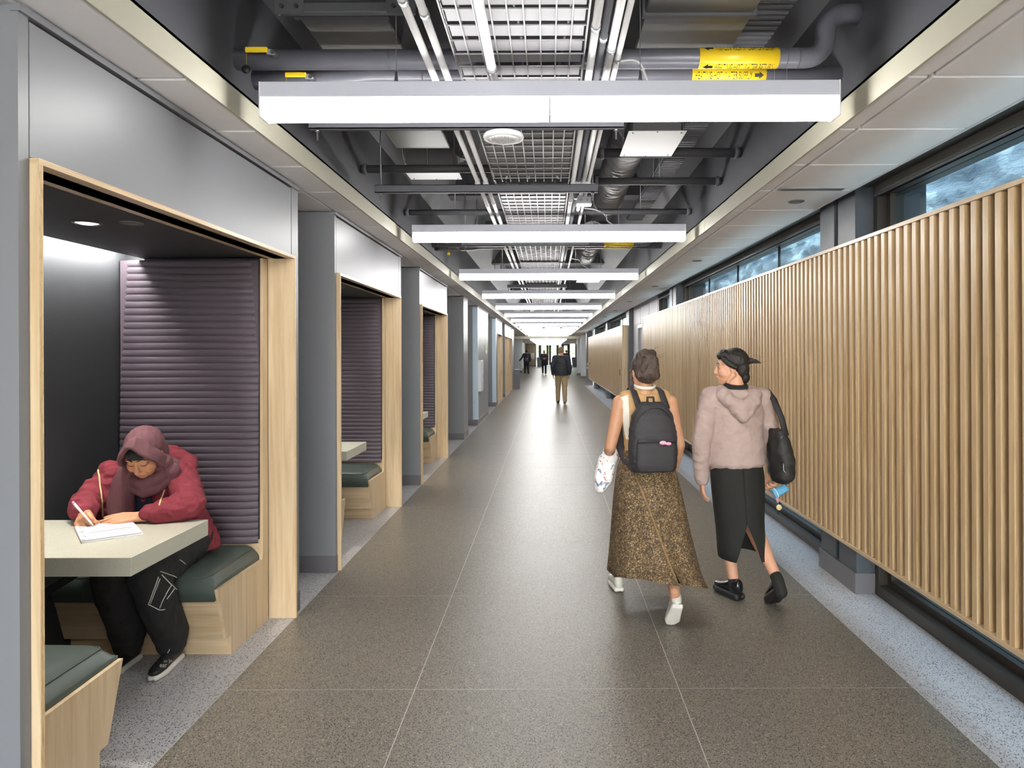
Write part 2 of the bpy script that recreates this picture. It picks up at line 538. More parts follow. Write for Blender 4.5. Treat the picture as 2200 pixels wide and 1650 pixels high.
# ------------------------------------------------------------------ study booths (local frame: Y from the near corner, X as in the corridor)
FX = -1.557                                # grey front plane
PF = -1.530                                # front edge of the maple portal
PBK = -1.694                               # back of the portal boards
XB = -2.55                                 # booth back wall
PT, PTI = 2.190, 2.172                     # portal head top / underside
Y0, Y1 = 0.045, 2.160                      # portal outside faces (local)
YI0, YI1 = Y0 + 0.019, Y1 - 0.019
YEND = 2.27
BT = CZ - 0.012                            # booth top

def booth(loc_y, label):
    t = thing('study_booth', label, 'booth', (FX, loc_y, 0), 'study booths along the grey wall')
    def b(): return B()
    o = lambda y: y + loc_y
    # end walls
    B().box(-2.80, FX, o(0), o(Y0 - 0.004), 0.12, BT).build('end_wall', 'booth_gray', t)
    B().box(-2.80, FX, o(Y1 + 0.004), o(YEND), 0.12, BT).build('end_wall', 'booth_gray', t)
    B().box(-2.80, FX + 0.004, o(-0.006), o(Y0 - 0.004), 0.0, 0.12).build('baseboard', 'base_gray', t, 0.002)
    B().box(-2.80, FX + 0.004, o(Y1 + 0.004), o(YEND + 0.006), 0.0, 0.12).build('baseboard', 'base_gray', t, 0.002)
    # front panel over the portal, with reveal joints, and top trim
    B().box(FX - 0.02, FX, o(Y0), o(Y1 - 0.005), PT + 0.003, BT - 0.028).build('front_panel', 'booth_gray', t, 0.001)
    B().box(FX - 0.10, FX - 0.02, o(Y0), o(Y1), PTI, BT - 0.02).build('panel_backing', 'backing_black', t)
    B().box(FX - 0.02, FX + 0.010, o(-0.004), o(YEND + 0.004), BT - 0.018, BT + 0.004).build('top_trim', 'booth_gray', t)
    # maple portal: head and two jambs, plywood edges toward the corridor
    h = B().box(PBK, PF, o(Y0), o(Y1), PTI, PT).build('portal_head', 'maple_y', t)
    for k in range(3):
        B().box(PF - 0.0005, PF + 0.0008, o(Y0), o(Y1), PTI + 0.002 + k * 0.006, PTI + 0.005 + k * 0.006).build('ply_layer', 'ply_edge', h)
    for (a, c) in ((Y0, YI0), (YI1, Y1)):
        j = B().box(PBK, PF, o(a), o(c), 0.0, PTI).build('portal_jamb', 'maple_z', t, 0.0008)
        for k in range(3):
            B().box(PF - 0.0005, PF + 0.0008, o(a + 0.002 + k * 0.006), o(a + 0.005 + k * 0.006), 0, PTI).build('ply_layer', 'ply_edge', j)
    # inside: back wall, side walls, ceiling, cove
    B().box(XB - 0.05, XB, o(YI0), o(YI1), 0, BT - 0.05).build('back_wall', 'charcoal', t)
    B().box(XB, PBK, o(Y0 + 0.001), o(YI0 + 0.01), 0.5, 2.3).build('side_wall', 'charcoal', t)
    B().box(XB, PBK, o(YI1 - 0.01), o(Y1 - 0.001), 0.5, 2.3).build('side_wall', 'charcoal', t)
    B().box(-2.43, PBK, o(YI0), o(YI1), PTI, PTI + 0.03).build('booth_ceiling', 'charcoal', t)
    B().box(-2.435, -2.425, o(YI0), o(YI1), PTI, PTI + 0.09).build('cove_lip', 'charcoal', t)
    B().box(XB, PBK, o(YI0), o(YI1), 2.45, 2.47).build('cove_top', 'charcoal', t)
    B().box(-2.455, -2.437, o(YI0 + 0.05), o(YI1 - 0.05), PTI + 0.03, PTI + 0.045).build('cove_light', 'cove_glow', t)
    return t

def bench(loc_y, far, label):
    """far: True = bench at the far end of the booth, facing the camera"""
    C0 = (YI0 + YI1) / 2
    def yy(y): return loc_y + (y if far else 2 * C0 - y)
    def bx(bb, x0, x1, y0, y1, z0, z1):
        a, c = sorted((yy(y0), yy(y1))); return bb.box(x0, x1, a, c, z0, z1)
    # far-bench profile in local Y (booth 1: world = local + 2.03)
    p_toe, p_low, p_front, p_back = 1.640, 1.590, 1.495, YI1 - 0.012
    t = thing('booth_bench', label, 'bench', (-2.1, yy(1.8), 0), 'upholstered benches in the study booths')
    X0, X1 = XB + 0.004, -1.692
    side = [(yy(p_toe), 0.0), (yy(p_toe), 0.105), (yy(p_low), 0.105), (yy(p_front), 0.392), (yy(2.043), 0.384), (yy(2.052), 0.42),
            (yy(2.07), 2.165), (yy(p_back), 2.165), (yy(p_back), 0.0)]
    B().prism(side, 'x', X1 - 0.018, X1).build('side_panel', 'maple_z', t)
    B().prism([(yy(p_toe + 0.002), 0.0), (yy(p_toe + 0.002), 0.103), (yy(p_toe + 0.02), 0.103), (yy(p_toe + 0.02), 0.0)], 'x', X0, X1 - 0.018).build('plinth', 'maple_x', t)
    B().prism([(yy(p_low + 0.002), 0.105), (yy(p_front + 0.022), 0.332), (yy(p_front + 0.04), 0.332), (yy(p_low + 0.02), 0.105)], 'x', X0, X1 - 0.018).build('front_panel', 'maple_x', t)
    bx(B(), X0, X1 - 0.018, p_front + 0.03, 2.09, 0.30, 0.33).build('seat_board', 'maple_x', t)
    bx(B(), X0, X1 - 0.018, 2.055, 2.085, 0.33, 0.50).build('back_rail', 'maple_x', t)
    # cushion: rounded box with crown, front piping
    cx0, cx1, cy0, cy1 = X0 + 0.004, X1 - 0.020, p_front + 0.002, 2.046
    nx, ny = 26, 16
    def cz(u, v):
        e = lambda q: 1 - max(0, 1 - q / 0.10) ** 2.2
        return 0.405 + 0.062 * min(e(u), e(1 - u)) * min(e(v * 0.8), 1) + 0.012 * math.sin(PI * u) * math.sin(PI * v)
    vs, fs = [], []
    for i in range(nx + 1):
        for j in range(ny + 1):
            u = (i / nx); v = (j / ny)
            u = 0.5 - 0.5 * math.cos(PI * u); v = 0.5 - 0.5 * math.cos(PI * v)
            bul = 0.006 * math.sin(PI * u)
            vs.append((cx0 + (cx1 - cx0) * u, yy(cy0 + (cy1 - cy0) * v - bul * (1 - v)), cz(u, v)))
    for i in range(nx):
        for j in range(ny):
            a = i * (ny + 1) + j
            fs.append((a, a + 1, a + ny + 2, a + ny + 1))
    rim = [i * (ny + 1) for i in range(nx + 1)] + [nx * (ny + 1) + j for j in range(1, ny + 1)] + [i * (ny + 1) + ny for i in range(nx - 1, -1, -1)] + [j for j in range(ny - 1, 0, -1)]
    k0 = len(vs)
    vs += [(vs[r][0], vs[r][1], 0.33) for r in rim]
    n = len(rim)
    for q in range(n):
        fs.append((rim[q], rim[(q + 1) % n], k0 + (q + 1) % n, k0 + q))
    fs.append(tuple(k0 + q for q in range(n)))
    bb = B(); bb.add(vs, fs, True)
    cu = bb.build('seat_cushion', 'green_vinyl', t)
    uv = [(0.02 + 0.88 * q / 14, 0.045) for q in range(15)] + [(0.935, 0.06), (0.952, 0.09)] + [(0.955, 0.12 + 0.84 * q / 8) for q in range(9)]
    pts = [(cx0 + (cx1 - cx0) * u, yy(cy0 + (cy1 - cy0) * v), cz(u, v) + 0.0015) for (u, v) in uv]
    B().tube(pts, 0.0048, 6).build('piping', 'green_vinyl', cu)
    # channelled backrest
    bx0, bx1 = X0 + 0.006, X1 - 0.026
    N = 41; z0, z1 = 0.478, 2.155
    prof = []
    for k in range(N):
        for q in (0.0, 0.06, 0.25, 0.5, 0.75, 0.94):
            f = (k + q) / N
            z = z0 + (z1 - z0) * f
            d = 0.0075 * (1 - (2 * q - 1) ** 4)
            lean = 2.030 + 0.035 * f
            prof.append((lean - d, z))
    prof.append((2.065, z1))
    nu = 12
    vs, fs = [], []
    for i in range(nu + 1):
        u = i / nu
        edge = 0.022 * max(0, 1 - min(u, 1 - u) / 0.03)
        for (y, z) in prof:
            vs.append((bx0 + (bx1 - bx0) * u, yy(y + edge), z))
    m = len(prof)
    for i in range(nu):
        for j in range(m - 1):
            a = i * m + j; fs.append((a, a + 1, a + m + 1, a + m))
    bb = B(); bb.add(vs, fs, True)
    k0 = len(bb.v)
    bx(bb, bx0 + 0.001, bx1 - 0.001, 2.066, 2.088, z0 + 0.002, z1 - 0.002)
    for xx in (bx0, bx1):
        pass
    br = bb.build('backrest', 'aubergine', t)
    return t

def table(loc_y, label):
    yc = loc_y + (YI0 + YI1) / 2
    t = thing('booth_table', label, 'table', (-2.12, yc, 0.692), 'booth tables')
    B().box(XB + 0.003, -1.704, yc - 0.32, yc + 0.32, 0.692, 0.770).build('table_top', 'quartz', t, 0.0015)
    B().box(XB + 0.003, XB + 0.05, yc - 0.25, yc + 0.25, 0.60, 0.691).build('wall_cleat', 'charcoal', t)
    for s in (-1, 1):
        B().prism([(XB + 0.003, 0.35), (XB + 0.003, 0.691), (XB + 0.5, 0.691), (XB + 0.5, 0.665)], 'y', yc + s * 0.2 - 0.006, yc + s * 0.2 + 0.006).build('bracket', 'charcoal', t)
    return t

def downlight(x, y, z, r, label, lit, energy=0):
    t = thing('downlight', label, 'light', (x, y, z))
    B().lathe([(r, 0.004), (r, -0.003), (r * 0.92, -0.006), (r * 0.80, -0.004), (r * 0.78, 0.004)], (x, y, z), 28).build('trim_ring', 'base_gray' if lit else 'shade_gray', t)
    B().lathe([(r * 0.79, 0.0), (r * 0.5, -0.006), (0.001, -0.0065)], (x, y, z), 24).build('lens', 'spot_lens' if lit else 'base_gray', t)
    if energy:
        ld = bpy.data.lights.new('spot', 'SPOT'); ld.energy = energy; ld.spot_size = math.radians(86); ld.spot_blend = 0.6; ld.shadow_soft_size = r * 0.7
        ld.color = (1.0, 0.95, 0.87)
        lo = bpy.data.objects.new('lamp', ld); C.objects.link(lo); lo.parent = t; lo.location = (0, 0, -0.012)
    return t

BY = [2.030, 5.035, 8.350, 21.0, 24.75, 27.1]
BN = ['nearest grey study booth, the one where a woman sits writing', 'second grey study booth, empty, with maple portal',
      'third grey study booth, just before the plain grey pier', 'grey study booth right after the blue corner guard far down the hall',
      'fifth study booth with slim maple jamb, far down the hall', 'last grey study booth before the lobby']
BW = ['nearest study booth', 'second study booth', 'third study booth', 'fourth study booth', 'fifth study booth', 'last study booth']
for i, y in enumerate(BY):
    booth(y, BN[i])
    if i < 3:
        bench(y, True, 'green cushioned maple bench with tall aubergine backrest facing the viewer in the %s' % BW[i])
        bench(y, False, 'green cushioned maple bench with its back to the viewer in the %s' % BW[i])
        table(y, 'thick pale quartz table in the %s' % BW[i])
    else:
        bench(y, True, 'bench with dark channelled backrest in the %s' % BW[i])
    if i < 3:
        downlight(-2.01, y + 0.98, PTI, 0.058, 'lit round downlight in the dark ceiling of the %s' % BW[i], True, 17)
        downlight(-1.815, y + 0.98, PTI, 0.046, 'unlit small round fixture in the dark ceiling of the %s' % BW[i], False)

# grey piers and wall stretches between the booths
def pier(y0, y1, label, guard=False, depth=2.8):
    t = thing('grey_pier', label, 'pier', (FX, y0, 0))
    B().box(-depth, FX, y0, y1, 0.12, BT).build('pier_body', 'booth_gray', t)
    B().box(-depth, FX + 0.004, y0 - 0.006, y1 + 0.004, 0, 0.12).build('baseboard', 'base_gray', t, 0.002)
    B().box(FX - 0.02, FX + 0.010, y0 - 0.004, y1 + 0.004, BT - 0.018, BT + 0.004).build('top_trim', 'booth_gray', t)
    if guard:
        g = B().box(FX - 0.11, FX + 0.006, y0 - 0.005, y0 - 0.0005, 0.125, BT - 0.03).box(FX + 0.0005, FX + 0.006, y0, y0 + 0.11, 0.125, BT - 0.03).build('corner_guard', 'guard_blue', t)
        for z in (0.5, 0.95, 1.4, 1.85, 2.3):
            B().lathe([(0.006, 0), (0.005, 0.002), (0.001, 0.003)], (0, 0, 0), 8).xform(Matrix.Translation((FX - 0.08, y0 - 0.005, z)) @ Matrix.Rotation(PI / 2, 4, 'X')).build('screw', 'steel', g)
    return t
paint('guard_blue', lin(178, 196, 210), 0.3, 0.2, var=0.03)
pier(12.69, 13.35, 'plain grey pier after the third booth')
pier(15.2, 17.85, 'wide pale wall stretch with blue metal corner guard and white cabinet on it', True)
pier(20.45, 20.92, 'narrow grey pier with blue corner guard before the far booths', True)
pier(29.6, 31.2, 'last dark grey pier at the lobby corner')
# wall cabinet, plaque, outlet on the pale stretch
t = thing('wall_cabinet', 'shallow white cabinet fixed to the pale wall stretch', 'cabinet', (FX, 15.45, 0.74))
B().box(FX + 0.001, FX + 0.07, 15.25, 15.75, 0.74, 1.43).build('cabinet_box', 'white_metal', t, 0.004)
B().box(FX + 0.071, FX + 0.078, 15.28, 15.72, 0.77, 1.40).build('cabinet_door', 'white_wall', t, 0.002)
B().box(FX + 0.078, FX + 0.086, 15.66, 15.68, 1.0, 1.12).build('cabinet_handle', 'steel', t)
paint('plaque_green', lin(176, 186, 96), 0.4)
t = thing('wall_plaque', 'small green and white plaque on the pale wall stretch', 'sign', (FX, 17.2, 1.55))
B().box(FX + 0.001, FX + 0.012, 17.0, 17.35, 1.56, 1.80).build('plaque_board', 'plaque_green', t)
B().box(FX + 0.0125, FX + 0.016, 17.03, 17.32, 1.58, 1.66).build('plaque_insert', 'white_plastic', t)
t = thing('wall_outlet', 'small outlet low on the pale wall stretch', 'outlet', (FX, 16.4, 0.46))
B().box(FX + 0.001, FX + 0.007, 16.36, 16.44, 0.44, 0.56).build('outlet_plate', 'steel', t, 0.001)
for z in (0.475, 0.52): B().box(FX + 0.0075, FX + 0.009, 16.38, 16.42, z, z + 0.028).build('socket', 'black_rubber', t)
# ------------------------------------------------------------------ right side: columns, windows, slat panels, light well outside
CX = 2.03
colY = [-1.84 + 6.4 * k for k in range(6)]          # near corners; column 1 at 4.56
def column(y, label):
    t = thing('concrete_column', label, 'column', (CX, y, 0), 'dark grey columns between the windows')
    B().box(CX, 2.50, y, y + 0.27, 0, 2.755).box(CX + 0.03, 2.5, y + 0.27, y + 0.335, 0, 2.755).box(CX, 2.5, y + 0.335, y + 0.585, 0, 2.755).build('column_shaft', 'column_paint', t)
    B().box(CX + 0.012, CX + 0.0295, y + 0.275, y + 0.295, 0, 2.75).build('conduit_strip', 'plenum', t)
    B().box(CX - 0.014, 2.15, y - 0.012, y + 0.597, 0, 0.135).build('baseboard', 'base_gray', t, 0.002)
    return t
cl = ['dark grey column behind the viewpoint', 'dark grey painted column nearest the viewer, between the first two windows', 'second dark grey column along the windows',
      'dark grey column beside the service door', 'fourth dark grey column over the far slat panel', 'fifth dark grey column at the end of the far slat panel']
for i, y in enumerate(colY): column(y, cl[i])
def window(n, y0, y1, splits):
    W = struct(B().box(2.15, 2.32, y0, y1, 0, 0.072).box(2.21, 2.30, y0, y1, 0.072, 0.115).box(2.19, 2.32, y0, y1, 2.62, 2.76)
               .box(2.15, 2.32, y0, y0 + 0.05, 0.072, 2.62).box(2.15, 2.32, y1 - 0.05, y1, 0.072, 2.62).box(2.21, 2.30, y0 + 0.05, y0 + 0.10, 0.115, 2.62).box(2.21, 2.30, y1 - 0.10, y1 - 0.05, 0.115, 2.62)
               .build('window_%d' % n, 'bronze'))
    e = [y0 + 0.10] + splits + [y1 - 0.10]
    for a, b in zip(e, e[1:]):
        B().box(2.245, 2.255, a + 0.006, b - 0.006, 0.115, 2.62).build('glass_pane', 'window_glass', W)
    for s in splits:
        B().box(2.240, 2.262, s - 0.006, s + 0.006, 0.115, 2.62).build('mullion', 'black_rubber', W)
    sh = B().box(2.02, 2.13, y0 + 0.02, y1 - 0.02, 2.68, 2.757).build('shade_cassette', 'bronze', W)
    B().box(2.142, 2.146, y0 + 0.03, y1 - 0.03, 2.625, 2.70).build('shade_cloth', 'shade_gray', sh)
    B().tube([(2.144, y0 + 0.03, 2.618), (2.144, y1 - 0.03, 2.618)], 0.009, 8).build('shade_bar', 'steel', sh)
window(1, -1.24, 4.555, [0.9, 2.35])
window(2, 5.15, 10.955, [6.72, 8.18, 9.63])
window(3, 11.55, 13.45, [12.5])
window(4, 17.95, 23.755, [19.4, 20.85, 22.3])
window(5, 24.35, 30.155, [25.8, 27.25, 28.7])
struct(B().box(2.15, 2.32, -6, -1.86, 0, 2.8).build('wall_right_near', 'white_wall'))
# service-door bay
wr = struct(B().box(2.15, 2.3, 13.45, 14.15, 0, 2.8).box(2.15, 2.3, 16.5, 17.36, 0, 2.8).box(2.15, 2.3, 14.15, 16.5, 2.24, 2.8).build('wall_right', 'white_wall'))
for (a_, b_) in ((13.5, 14.6), (14.65, 16.0), (16.05, 17.3)): B().box(2.14, 2.15, a_, b_, 2.26, 2.75).build('wall_panel', 'white_wall', wr)
d = struct(B().box(2.20, 2.245, 14.22, 16.43, 0.01, 2.17).build('door_1', 'white_wall'))
B().box(2.14, 2.26, 14.15, 14.22, 0, 2.24).box(2.14, 2.26, 16.43, 16.5, 0, 2.24).box(2.14, 2.26, 14.22, 16.43, 2.17, 2.24).build('door_frame', 'steel', d)
B().box(2.1985, 2.2455, 15.31, 15.335, 0.01, 2.17).build('meeting_gap', 'black_rubber', d)
B().box(2.17, 2.1995, 15.40, 15.52, 1.78, 1.98).build('door_sign', 'black_rubber', d)
B().tube([(2.17, 15.45, 1.0), (2.15, 15.45, 1.0), (2.15, 15.6, 1.0)], 0.012, 8).build('door_handle', 'steel', d)

SF = 1.90                                              # slat face
SZ0, SZ1 = 0.385, 2.270
def slat_panel(y0, y1, label, single, pitch=0.0836):
    t = thing('slat_wall_panel', label, 'wall panel', (SF, y0, SZ0), 'maple slat panels')
    B().box(SF + 0.045, SF + 0.063, y0, y1, SZ0, SZ1).build('backing', 'backing_black', t)
    B().box(SF - 0.006, SF + 0.064, y0 - 0.02, y1 + 0.02, SZ1, SZ1 + 0.022).build('top_rail', 'maple_y', t, 0.001)
    B().box(SF - 0.006, SF + 0.064, y0 - 0.02, y1 + 0.02, SZ0 - 0.022, SZ0).build('bottom_rail', 'maple_y', t, 0.001)
    B().box(SF - 0.006, SF + 0.27, y1, y1 + 0.02, SZ0, SZ1).build('end_board', 'maple_z', t)
    B().box(SF - 0.006, SF + 0.27, y0 - 0.02, y0, SZ0 - 0.022, SZ1 + 0.022).build('end_board', 'maple_z', t)
    for q in range(int((y1 - y0) / 3.2) + 1):
        yq = min(y0 + 0.4 + 3.2 * q, y1 - 0.3)
        B().box(SF + 0.064, 2.24 - 0.09, yq, yq + 0.05, 1.0, 1.06).build('wall_bracket', 'bronze', t)
    n = int((y1 - y0) / pitch)
    if single:
        me = B().box(SF, SF + 0.045, 0, 0.0375, SZ0, SZ1).mesh('slat', 0.0015)
        me.transform(Matrix.Translation(-Vector((SF, 0, SZ0))))
        for k in range(n):
            o = mkobj('slat', me, 'slat_maple', t); o.location = (0, 0.02 + pitch * k, 0)
    else:
        bb = B()
        for k in range(n): bb.box(SF, SF + 0.045, y0 + 0.02 + pitch * k, y0 + 0.0575 + pitch * k, SZ0, SZ1)
        o = bb.build('slats', 'slat_maple', t); o['kind'] = 'stuff'
    return t
# first slat's left (far) edge so that slats land where the photo has them
slat_panel(0.86 + 0.012, 13.85, 'long maple slat panel hung in front of the windows, nearest the viewer', True)
t2 = slat_panel(17.70, 32.8, 'far maple slat panel with solid end board, beyond the service door', False)
for yq in (18.3, 31.6):
    B().box(SF - 0.012, SF - 0.001, yq, yq + 0.05, 0.98, 1.14).build('recessed_pull', 'black_rubber', t2, 0.004)

# light well: rough retaining wall and ground
def rough_wall():
    m, t, p = newmat('rough_concrete')
    v = pos_node(t, (1, 0.45, 1.6))
    n = noise_tex(t, v, 2.2, 8, 0.65, 0.8)
    c = ramp(t, n.outputs['Fac'], [(0.3, lin(66, 82, 92)), (0.7, lin(98, 114, 124))])
    link(t, c, p.inputs['Base Color']); p.inputs['Roughness'].default_value = 0.9
    n2 = noise_tex(t, v, 9, 8, 0.7)
    bump(t, p, n2.outputs['Fac'], 0.9, 0.08)
    MATS['rough_concrete'] = m
rough_wall()
ny, nz = 420, 90
vs, fs = [], []
for i in range(ny + 1):
    y = -8 + 42 * i / ny
    for j in range(nz + 1):
        z = -0.3 + 5.8 * j / nz
        q = Vector((y * 0.5, z * 1.6, 0.3))
        x = 4.5 - 0.10 * mnoise.fractal(q * 1.6, 0.8, 2.0, 6) - 0.07 * mnoise.noise(Vector((y * 2.2, z * 6 + y * 1.6, 1))) - 0.035 * mnoise.noise(Vector((y * 7, z * 16 + y * 3, 4)))
        vs.append((x, y, z))
for i in range(ny):
    for j in range(nz):
        a = i * (nz + 1) + j; fs.append((a, a + 1, a + nz + 2, a + nz + 1))
bb = B(); bb.add(vs, fs, True)
o = bb.build('wall_retaining', 'rough_concrete'); struct(o)
paint('gravel', lin(110, 116, 120), 0.9, var=0.3, vscale=60, bs=0.8, bscale=60)
struct(B().box(2.62, 5.2, -8, 34, -0.3, -0.06).build('floor_light_well', 'gravel'))
struct(B().box(2.32, 2.62, -6, 33.5, -0.2, 0.0).build('sill', 'base_gray'))
struct(B().box(2.32, 2.62, -6, 33.5, 2.82, 4.0).build('wall_parapet', 'pier_gray'))

# ceiling downlights and slot diffuser over the slats
for i, (x, y) in enumerate([(1.72, 4.78), (1.70, 7.87), (1.69, 10.9), (1.68, 14.2), (1.68, 17.3), (1.68, 20.4)]):
    downlight(x, y, CZ, 0.055, '%s unlit round downlight in the right ceiling tiles' % ORD[i], False)
t = thing('slot_diffuser', 'linear slot diffuser between ceiling tiles above the slat panel', 'vent', (1.68, 4.41, CZ - 0.01))
B().box(1.475, 1.89, 4.375, 4.445, CZ - 0.006, CZ + 0.001).build('frame', 'galv', t)
for k in range(2): B().box(1.485, 1.88, 4.386 + 0.028 * k, 4.404 + 0.028 * k, CZ - 0.009, CZ - 0.0055).build('slot', 'base_gray', t)
# ------------------------------------------------------------------ services in the open ceiling slot
TZ = 2.85
def arc(c, r, a0, a1, plane, n=8):
    out = []
    for k in range(n + 1):
        a = a0 + (a1 - a0) * k / n
        u, v = r * math.cos(a), r * math.sin(a)
        out.append(Vector(c) + (Vector((u, 0, v)) if plane == 'xz' else Vector((u, v, 0)) if plane == 'xy' else Vector((0, u, v))))
    return out

def pipe_label(pipe, Y, z, r, x0, x1, text, angs, arrow, tw):
    """yellow wrap with black lettering; angs: list of (angle of text centre, upside_down)"""
    n = 28
    bb = B(); bb.tube([(x0, Y, z), (x1, Y, z)], r + 0.0012, n)
    lab = bb.build('pipe_label', 'yellow_vinyl', pipe)
    vs2, fs2 = text_geo(text, 0.034, tw)
    ah = 0.034
    # arrow outline beside the text
    for (ang, flip) in angs:
        g = B()
        def put(u, v):
            if flip: u, v = -u, -v
            a = ang + v / (r + 0.002)
            # angle 0 = towards the camera side (-Y), positive = upwards
            return ((x0 + x1) / 2 + u, Y - (r + 0.0022) * math.cos(a), z + (r + 0.0022) * math.sin(a))
        tot = tw + 0.055
        if arrow > 0: ut = -tot / 2; ua = ut + tw + 0.012
        else: ua = -tot / 2 + 0.043; ut = -tot / 2 + 0.055
        if flip:
            ut = -tot / 2; ua = ut + tw + 0.012
        g.add([put(ut + u, v - 0.017) for (u, v) in vs2], fs2)
        d = 1 if (arrow > 0 or flip) else -1
        A = [(0, -0.008), (0.022, -0.008), (0.022, -0.017), (0.043, 0.0), (0.022, 0.017), (0.022, 0.008), (0, 0.008)]
        g.add([put(ua + d * u, v) for (u, v) in A], [tuple(range(7))])
        g.build('lettering', 'black_ink', lab)
    return lab

def valve(pipe, x, Y, z, r, tagcol, text=True):
    """yellow lever handle on a small valve stem, with a tag on a bead chain"""
    v = B().tube([(x + 0.085, Y - r * 0.8, z + 0.0), (x + 0.085, Y - r - 0.035, z + 0.004)], [0.014, 0.011], 8).build('valve_stem', 'steel', pipe)
    B().prism([(x + 0.062, z + 0.018), (x + 0.092, z + 0.012), (x + 0.095, z - 0.010), (x + 0.058, z - 0.006)], 'y', Y - r - 0.034, Y - r - 0.026).build('lever', 'galv', v)
    hd = B().box(x - 0.035, x + 0.064, Y - r - 0.042, Y - r - 0.030, z + 0.0, z + 0.024).build('handle', 'yellow_vinyl', v, 0.004)
    ch = B()
    for k in range(12):
        ch.ell((x - 0.026 + (k % 2) * 0.001, Y - r - 0.044, z + 0.004 - k * 0.0055), (0.0017,) * 3, 6, 4)
    ch.build('bead_chain', 'yellow_vinyl', v)
    B().lathe([(0.001, -0.0012), (0.019, -0.0012), (0.019, 0.0012), (0.001, 0.0012)], (0, 0, 0), 20).xform(Matrix.Translation((x - 0.028, Y - r - 0.044, z - 0.078)) @ Matrix.Rotation(PI / 2, 4, 'X')).build('valve_tag', tagcol, v)

def pipe_pair(dy, which, detail=True):
    Ya, Yb, z, r = 3.13 + dy, 3.33 + dy, 2.93, 0.044
    wx = SX + 0.06
    pa = [(-wx, Ya, z), (1.17, Ya, z)] + arc((1.17, Ya, z + 0.09), 0.09, -PI / 2, 0, 'xz', 6)[1:] + [(1.26, Ya, z + 0.11)] + arc((1.35, Ya, z + 0.11), 0.09, PI, PI / 2, 'xz', 6)[1:] + [(wx, Ya, z + 0.2)]
    t = thing('heating_return_pipe', 'insulated grey heating return pipe with elbow, %s' % which, 'pipe', (0, Ya, z), 'heating pipes across the ceiling slot')
    B().tube(pa, r, 20).build('insulated_pipe', 'pipe_gray', t)
    for x in (-0.72, 1.075, 1.13): B().tube([(x, Ya, z), (x + 0.006, Ya, z)], r + 0.001, 20).build('seam_band', 'duct_gray', t)
    t2 = thing('heating_supply_pipe', 'insulated grey heating supply pipe behind the return pipe, %s' % which, 'pipe', (0, Yb, z), 'heating pipes across the ceiling slot')
    B().tube([(-wx, Yb, z - 0.012), (-0.95, Yb, z - 0.012), (-0.85, Yb, z), (wx, Yb, z)], [r * 1.06, r * 1.06, r * 0.9, r * 0.9], 20).build('insulated_pipe', 'pipe_gray', t2)
    for x in (-0.95, -0.6, 1.08, 1.14): B().tube([(x, Yb, z), (x + 0.005, Yb, z)], r + 0.002, 20).build('seam_band', 'duct_gray', t2)
    pipe_label(t, Ya, z, r, 0.684, 1.042, 'HEATING HOT WATER RETURN', [(0.78, True), (-1.30, False)], -1, 0.265)
    pipe_label(t2, Yb, z, r * 0.9, 0.692, 1.046, 'HEATING HOT WATER SUPPLY', [(-0.30, False), (-1.45, False)], 1, 0.272)
    valve(t, -1.30, Ya, z, r, 'black_rubber')
    valve(t2, -1.20, Yb, z - 0.03, r, 'black_rubber' if detail else 'yellow_vinyl')
    return t, t2
pipe_pair(0.0, 'nearest the viewer')
pipe_pair(5.28, 'second pair down the hall', False)

def tray(y0, y1, label):
    xa, xb = -0.39, 0.155
    t = thing('cable_tray', label, 'cable tray', ((xa + xb) / 2, y0, TZ), 'wire mesh cable trays')
    g = B(); hz = 0.028
    n = 10
    for k in range(n):
        x = xa + (xb - xa) * k / (n - 1)
        g.tube([(x, y0, TZ), (x, y1, TZ)], 0.0036, 5, caps=False)
    for x in (xa, xb): g.tube([(x, y0, TZ + hz), (x, y1, TZ + hz)], 0.003, 5, caps=False)
    q = 0
    while y0 + 0.03 + q * 0.127 < y1:
        y = y0 + 0.03 + q * 0.127
        g.tube([(xa - 0.003, y, TZ + hz), (xa, y, TZ + 0.004), (xb, y, TZ + 0.004), (xb + 0.003, y, TZ + hz)], 0.0038, 5, caps=False); q += 1
    o = g.build('wire_mesh', 'steel_grey', t); o['kind'] = 'stuff'
    # sheet strips lying in the tray
    k = 0
    me = None
    for q in range(int((y1 - y0) / 0.127)):
        y = y0 + 0.045 + q * 0.127
        wob = random.uniform(-0.008, 0.008)
        B().box(xa + 0.012, xb - 0.012, y + wob, y + 0.088 + wob, TZ + 0.009, TZ + 0.012).build('liner_strip', 'liner', t)
    # data cables on the strips
    for k in range(3):
        x = xa + 0.08 + 0.19 * k
        pts = [(x + 0.02 * math.sin(j * 1.1 + k * 2), y0 + (y1 - y0) * j / 14, TZ + 0.019) for j in range(15)]
        B().tube(pts, 0.006, 6).build('data_cable', 'plenum', t)
    return t
paint('steel_grey', lin(176, 174, 176), 0.4, 0.3)
paint('liner', lin(150, 149, 153), 0.5, var=0.05)
tl = ['nearest mesh cable tray above the first linear light', 'mesh cable tray between the first and second linear lights', 'mesh cable tray above the second linear light',
      'mesh cable tray between the second and third linear lights', 'mesh cable tray beyond the third linear light', 'most distant mesh cable tray in the ceiling slot']
for i, (a, b) in enumerate([(0.2, 3.60), (3.66, 5.04), (5.12, 6.9), (7.7, 9.4), (9.6, 12.4), (12.7, 18.0)]): tray(a, b, tl[i])

